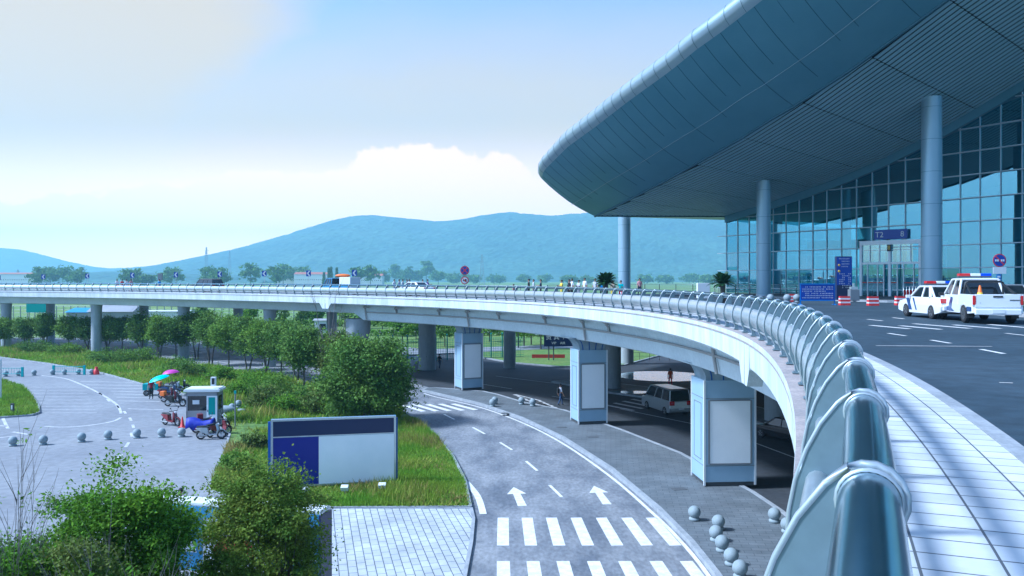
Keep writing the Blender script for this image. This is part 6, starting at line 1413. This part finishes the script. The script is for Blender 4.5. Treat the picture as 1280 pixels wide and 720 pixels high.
# ------------------------------------------------------------------ people
def skel(pose):
    # joints in metres, facing -Y ; each: (co, radius, tag)
    J = {}
    J['pelvis'] = ((0, 0, .94), .145, 2); J['waist'] = ((0, 0, 1.08), .125, 1); J['chest'] = ((0, .0, 1.28), .15, 1); J['neckb'] = ((0, 0, 1.43), .075, 1); J['neck'] = ((0, -.01, 1.50), .05, 0); J['head'] = ((0, -.02, 1.58), .082, 0); J['crown'] = ((0, -.015, 1.67), .078, 0)
    st = .22 if pose == 'walk' else 0.0
    for s, sg in (('l', 1), ('r', -1)):
        J['hip'+s] = ((sg*.09, 0, .88), .095, 2); J['knee'+s] = ((sg*.10, -.03-sg*st*.55-(.03 if pose == 'walk' else 0), .49), .062, 2); J['ank'+s] = ((sg*.11, .02-sg*st, .10+(.05 if pose == 'walk' and sg < 0 else 0)), .042, 2); J['toe'+s] = ((sg*.125, -.13-sg*st, .045), .036, 3)
        J['sh'+s] = ((sg*.175, .0, 1.39), .06, 1)
        if pose in ('stand', 'walk'):
            sw = (.14*sg if pose == 'walk' else 0); J['elb'+s] = ((sg*.235, .03+sw*.5, 1.12), .042, 1); J['wr'+s] = ((sg*.25, -.04+sw, .88), .028, 0); J['hand'+s] = ((sg*.25, -.06+sw, .80), .034, 0)
        elif pose == 'lean': J['elb'+s] = ((sg*.24, -.10, 1.15), .042, 1); J['wr'+s] = ((sg*.16, -.32, 1.16), .028, 0); J['hand'+s] = ((sg*.12, -.39, 1.18), .034, 0)
        elif pose == 'phone':
            if sg > 0: J['elb'+s] = ((.25, -.02, 1.13), .042, 1); J['wr'+s] = ((.18, -.22, 1.30), .028, 0); J['hand'+s] = ((.14, -.27, 1.36), .034, 0)
            else: J['elb'+s] = ((-.24, .03, 1.12), .042, 1); J['wr'+s] = ((-.25, -.04, .88), .028, 0); J['hand'+s] = ((-.25, -.06, .80), .034, 0)
    E_ = [('pelvis', 'waist'), ('waist', 'chest'), ('chest', 'neckb'), ('neckb', 'neck'), ('neck', 'head'), ('head', 'crown')]
    for s in 'lr': E_ += [('pelvis', 'hip'+s), ('hip'+s, 'knee'+s), ('knee'+s, 'ank'+s), ('ank'+s, 'toe'+s), ('chest', 'sh'+s), ('sh'+s, 'elb'+s), ('elb'+s, 'wr'+s), ('wr'+s, 'hand'+s)]
    return J, E_
PM = {}
def person_mesh(pose):
    if pose in PM: return PM[pose]
    J, E_ = skel(pose); names = list(J); idx = {n: i for i, n in enumerate(names)}
    me = bpy.data.meshes.new('skel'); me.from_pydata([J[n][0] for n in names], [(idx[a], idx[b]) for a, b in E_], []); o = bpy.data.objects.new('skel', me); COL.objects.link(o)
    md = o.modifiers.new('skin', 'SKIN'); md.use_smooth_shade = True
    for i, n in enumerate(names): me.skin_vertices[0].data[i].radius = (J[n][1]*(1.18 if n in ('waist', 'chest', 'pelvis') else 1), J[n][1]*(.8 if n in ('waist', 'chest', 'pelvis') else 1)); me.skin_vertices[0].data[i].use_root = (n == 'pelvis')
    ss_ = o.modifiers.new('sub', 'SUBSURF'); ss_.levels = 1; ss_.render_levels = 1
    dg = bpy.context.evaluated_depsgraph_get(); dg.update(); bm_ = bpy.data.meshes.new_from_object(o.evaluated_get(dg)); bpy.data.objects.remove(o)
    mb = MB(); mb.v = [tuple(v.co) for v in bm_.vertices]; mb.f = [tuple(p.vertices) for p in bm_.polygons]; mb.s = [True]*len(mb.f)
    segs = [(Vector(J[a][0]), Vector(J[b][0]), J[b][2]) for a, b in E_]
    for p in bm_.polygons:
        c_ = p.center; best = min(segs, key=lambda g_: (c_-(g_[0]+(g_[1]-g_[0])*max(0, min(1, (c_-g_[0]).dot(g_[1]-g_[0])/max(1e-6, (g_[1]-g_[0]).length_squared))))).length); mb.m.append(best[2])
    for s, sg in (('l', 1), ('r', -1)):      # fingers and thumb
        h = Vector(J['hand'+s][0]); d = (h-Vector(J['wr'+s][0])).normalized(); sd = d.cross(Vector((0, 1, .2))).normalized(); pn = d.cross(sd)
        for k in range(4): b0 = h+sd*(-.024+.016*k)+d*.015; L_ = (.07, .08, .075, .06)[k]; mb.tube([b0, b0+d*L_*.55+pn*.006, b0+d*L_*.9+pn*.025], [.0095, .0085, .006], 6, mi=0)
        b0 = h-sd*.02; mb.tube([b0, b0-sd*.03+d*.02, b0-sd*.035+d*.05], [.011, .009, .007], 6, mi=0)
    # face: nose, ears, eyes
    mb.tube([(0, -.085, 1.605), (0, -.112, 1.575)], [.008, .014], 6, mi=0)
    for sx in (-1, 1): mb.ball((sx*.085, -.01, 1.585), .022, 8, 6, mi=0, sc=(.4, .8, 1.3)); mb.ball((sx*.03, -.092, 1.607), .010, 8, 6, mi=4)
    mb.box((0, -.092, 1.545), (.045, .012, .009), mi=5)
    PM[pose] = (mb, newmesh('person', mb.v, mb.f, [MT['skin'], MT['white'], MT['black'], MT['black'], MT['hair'], MT['red']], mb.m, mb.s)); return PM[pose]
def hair_mesh():
    mb = MB(); rings = []
    for i in range(8):
        a = i/7*1.75; r_ = .098
        rings.append([(r_*math.sin(a)*math.cos(2*PI*k/16)+1e-5, .004+r_*1.08*math.sin(a)*math.sin(2*PI*k/16), 1.632+.10*math.cos(a)+(-.035 if math.sin(2*PI*k/16) > 0 and i > 4 else .02 if i > 5 else 0)) for k in range(16)])
    mb.loft(rings[::-1], caps=False); return newmesh('hair', mb.v, mb.f, [MT['hair']], mb.m, mb.s)
HM = hair_mesh()
CC = dict(white=(.7, .72, .75), black=(.015, .015, .02), maroon=(.22, .012, .03), red=(.55, .03, .05), blue=(.05, .3, .65), navy=(.02, .03, .08), purple=(.14, .05, .28), yellow=(.75, .55, .05), teal=(.03, .4, .42), grey=(.3, .32, .36), pink=(.6, .28, .3), jeans=(.04, .08, .18), orange=(.7, .13, .05), pale=(.5, .52, .6), khaki=(.35, .3, .22))
def person(loc, rz, pose, shirt, trousers, label, h=1.0, group=None, bag=None):
    mb, me = person_mesh(pose); o = link('person', me, None, loc, rz); o.scale = (h,)*3; tag(o, label, 'person', group)
    for i, m in ((1, cloth(shirt, CC[shirt])), (2, cloth(trousers, CC[trousers]))): o.material_slots[i].link = 'OBJECT'; o.material_slots[i].material = m
    ho_ = bpy.data.objects.new('hair', HM); COL.objects.link(ho_); ho_.parent = o
    if bag: b_ = MB(); b_.box((0, .2, 1.2), (.3, .16, .42)); b_.build('backpack', MT[bag], o, bevel=.04)
    return o
person(W(189, 499, .006), .2, 'stand', 'maroon', 'black', 'man in dark red shirt and black trousers standing by the scooters', 1.02)
person(W(700.5, 507, .0), 1.9, 'walk', 'pale', 'jeans', 'person in pale shirt and jeans with backpack beside the middle clad pillar', 1.0, bag='black')
person(W(549.5, 461, .0), 2.6, 'walk', 'black', 'navy', 'person in dark clothes walking left of the farthest clad pillar', .98)
person(W(838, 483.5, .0), 3.1, 'walk', 'orange', 'red', 'worker in orange red clothes walking behind the silver minivan', 1.0)
person(AT(226, 32.5, .0), 3.0, 'stand', 'pink', 'navy', 'dark haired person in pink behind the blue and white shelter, only head and shoulders showing', 1.0)
DK = [(145.5, -3.2, 'white', 'pink', 'walk', 'person in white top at the left of the group on the far bridge'), (153.5, -3.4, 'red', 'white', 'walk', 'person in red top second in the group on the far bridge'), (157.5, -2.9, 'white', 'white', 'stand', 'person all in white third in the group on the far bridge'), (164.5, -3.2, 'pink', 'red', 'walk', 'person in pink top at the right of the group on the far bridge'),
      (200, -3.0, 'blue', 'grey', 'stand', 'person in bright blue shirt alone on the far bridge'),
      (493.5, -9.5, 'white', 'white', 'stand', 'person in white shirt left of the silver white car on the bridge'), (500, -10, 'pale', 'grey', 'stand', 'person in pale shirt next to the white shirted pair on the bridge'), (502.8, -9.6, 'white', 'black', 'stand', 'person in white shirt and black trousers left of the silver white car'), (509, -10, 'black', 'black', 'stand', 'person in black behind the silver white car'), (511, -11, 'white', 'navy', 'stand', 'person in white half hidden behind one in black on the bridge'),
      (527.5, -9.5, 'white', 'grey', 'lean', 'person in white shirt leaning over the silver white car'), (535.5, -9.3, 'purple', 'black', 'lean', 'person in purple shirt leaning at the right of the silver white car')]
for px, u, a, b, po, lb in DK: person(onbridge(px, u), 2.4+px*.01, po, a, b, lb, 1.0)
PK = [(642, 72, 'pink', 'navy', 'stand', 'person of whom only the dark head shows above the railing', .76), (661, 74, 'black', 'black', 'stand', 'person in black left of the trio near the forecourt edge', 1.02), (667, 75, 'white', 'grey', 'stand', 'person in white middle of the trio near the forecourt edge', 1.0), (676, 74, 'navy', 'black', 'lean', 'person in navy right of the trio near the forecourt edge', 1.0),
      (702, 72, 'yellow', 'yellow', 'lean', 'person in yellow standing alone left of the dark dressed pair', .97), (711.5, 74, 'black', 'black', 'stand', 'broad person in black between the yellow one and the white shirt', 1.0), (715, 78, 'white', 'black', 'stand', 'person in white behind the one in black', 1.04), (723.5, 72, 'pale', 'grey', 'lean', 'person in pale lilac shirt near the tall white shirted man', .97), (731, 74, 'white', 'navy', 'stand', 'tall man in white shirt and dark trousers left of the palm', 1.08),
      (744, 76, 'pale', 'grey', 'stand', 'person in grey just behind the left side of the palm', 1.05), (752, 76, 'blue', 'navy', 'stand', 'person in blue hidden behind the palm fronds', .9), (766, 66, 'khaki', 'yellow', 'stand', 'person in khaki and yellow right of the palm', .93), (776, 66, 'teal', 'red', 'lean', 'person in teal leaning right of the palm', .95), (799.5, 80, 'pink', 'navy', 'walk', 'person in striped pink shirt walking right of the farthest roof column', 1.06)]
for px, Y, a, b, po, lb, h in PK: person(AT(px, Y, ZD), 2.2+px*.013, po, a, b, lb, h)
# bin on the far bridge
t = thing('bridge_cabinet', 'grey cabinet on a stand behind the blue shirted person on the bridge', 'cabinet', onbridge(201, -14.5)); mb = MB(); mb.box((0, 0, 2.1), (.62, .4, 1.0)); mb.build('case', MT['grey'], t); mb = MB(); mb.tube([(0, 0, 0), (0, 0, 1.6)], .06, 6); mb.build('stand', MT['grey'], t)
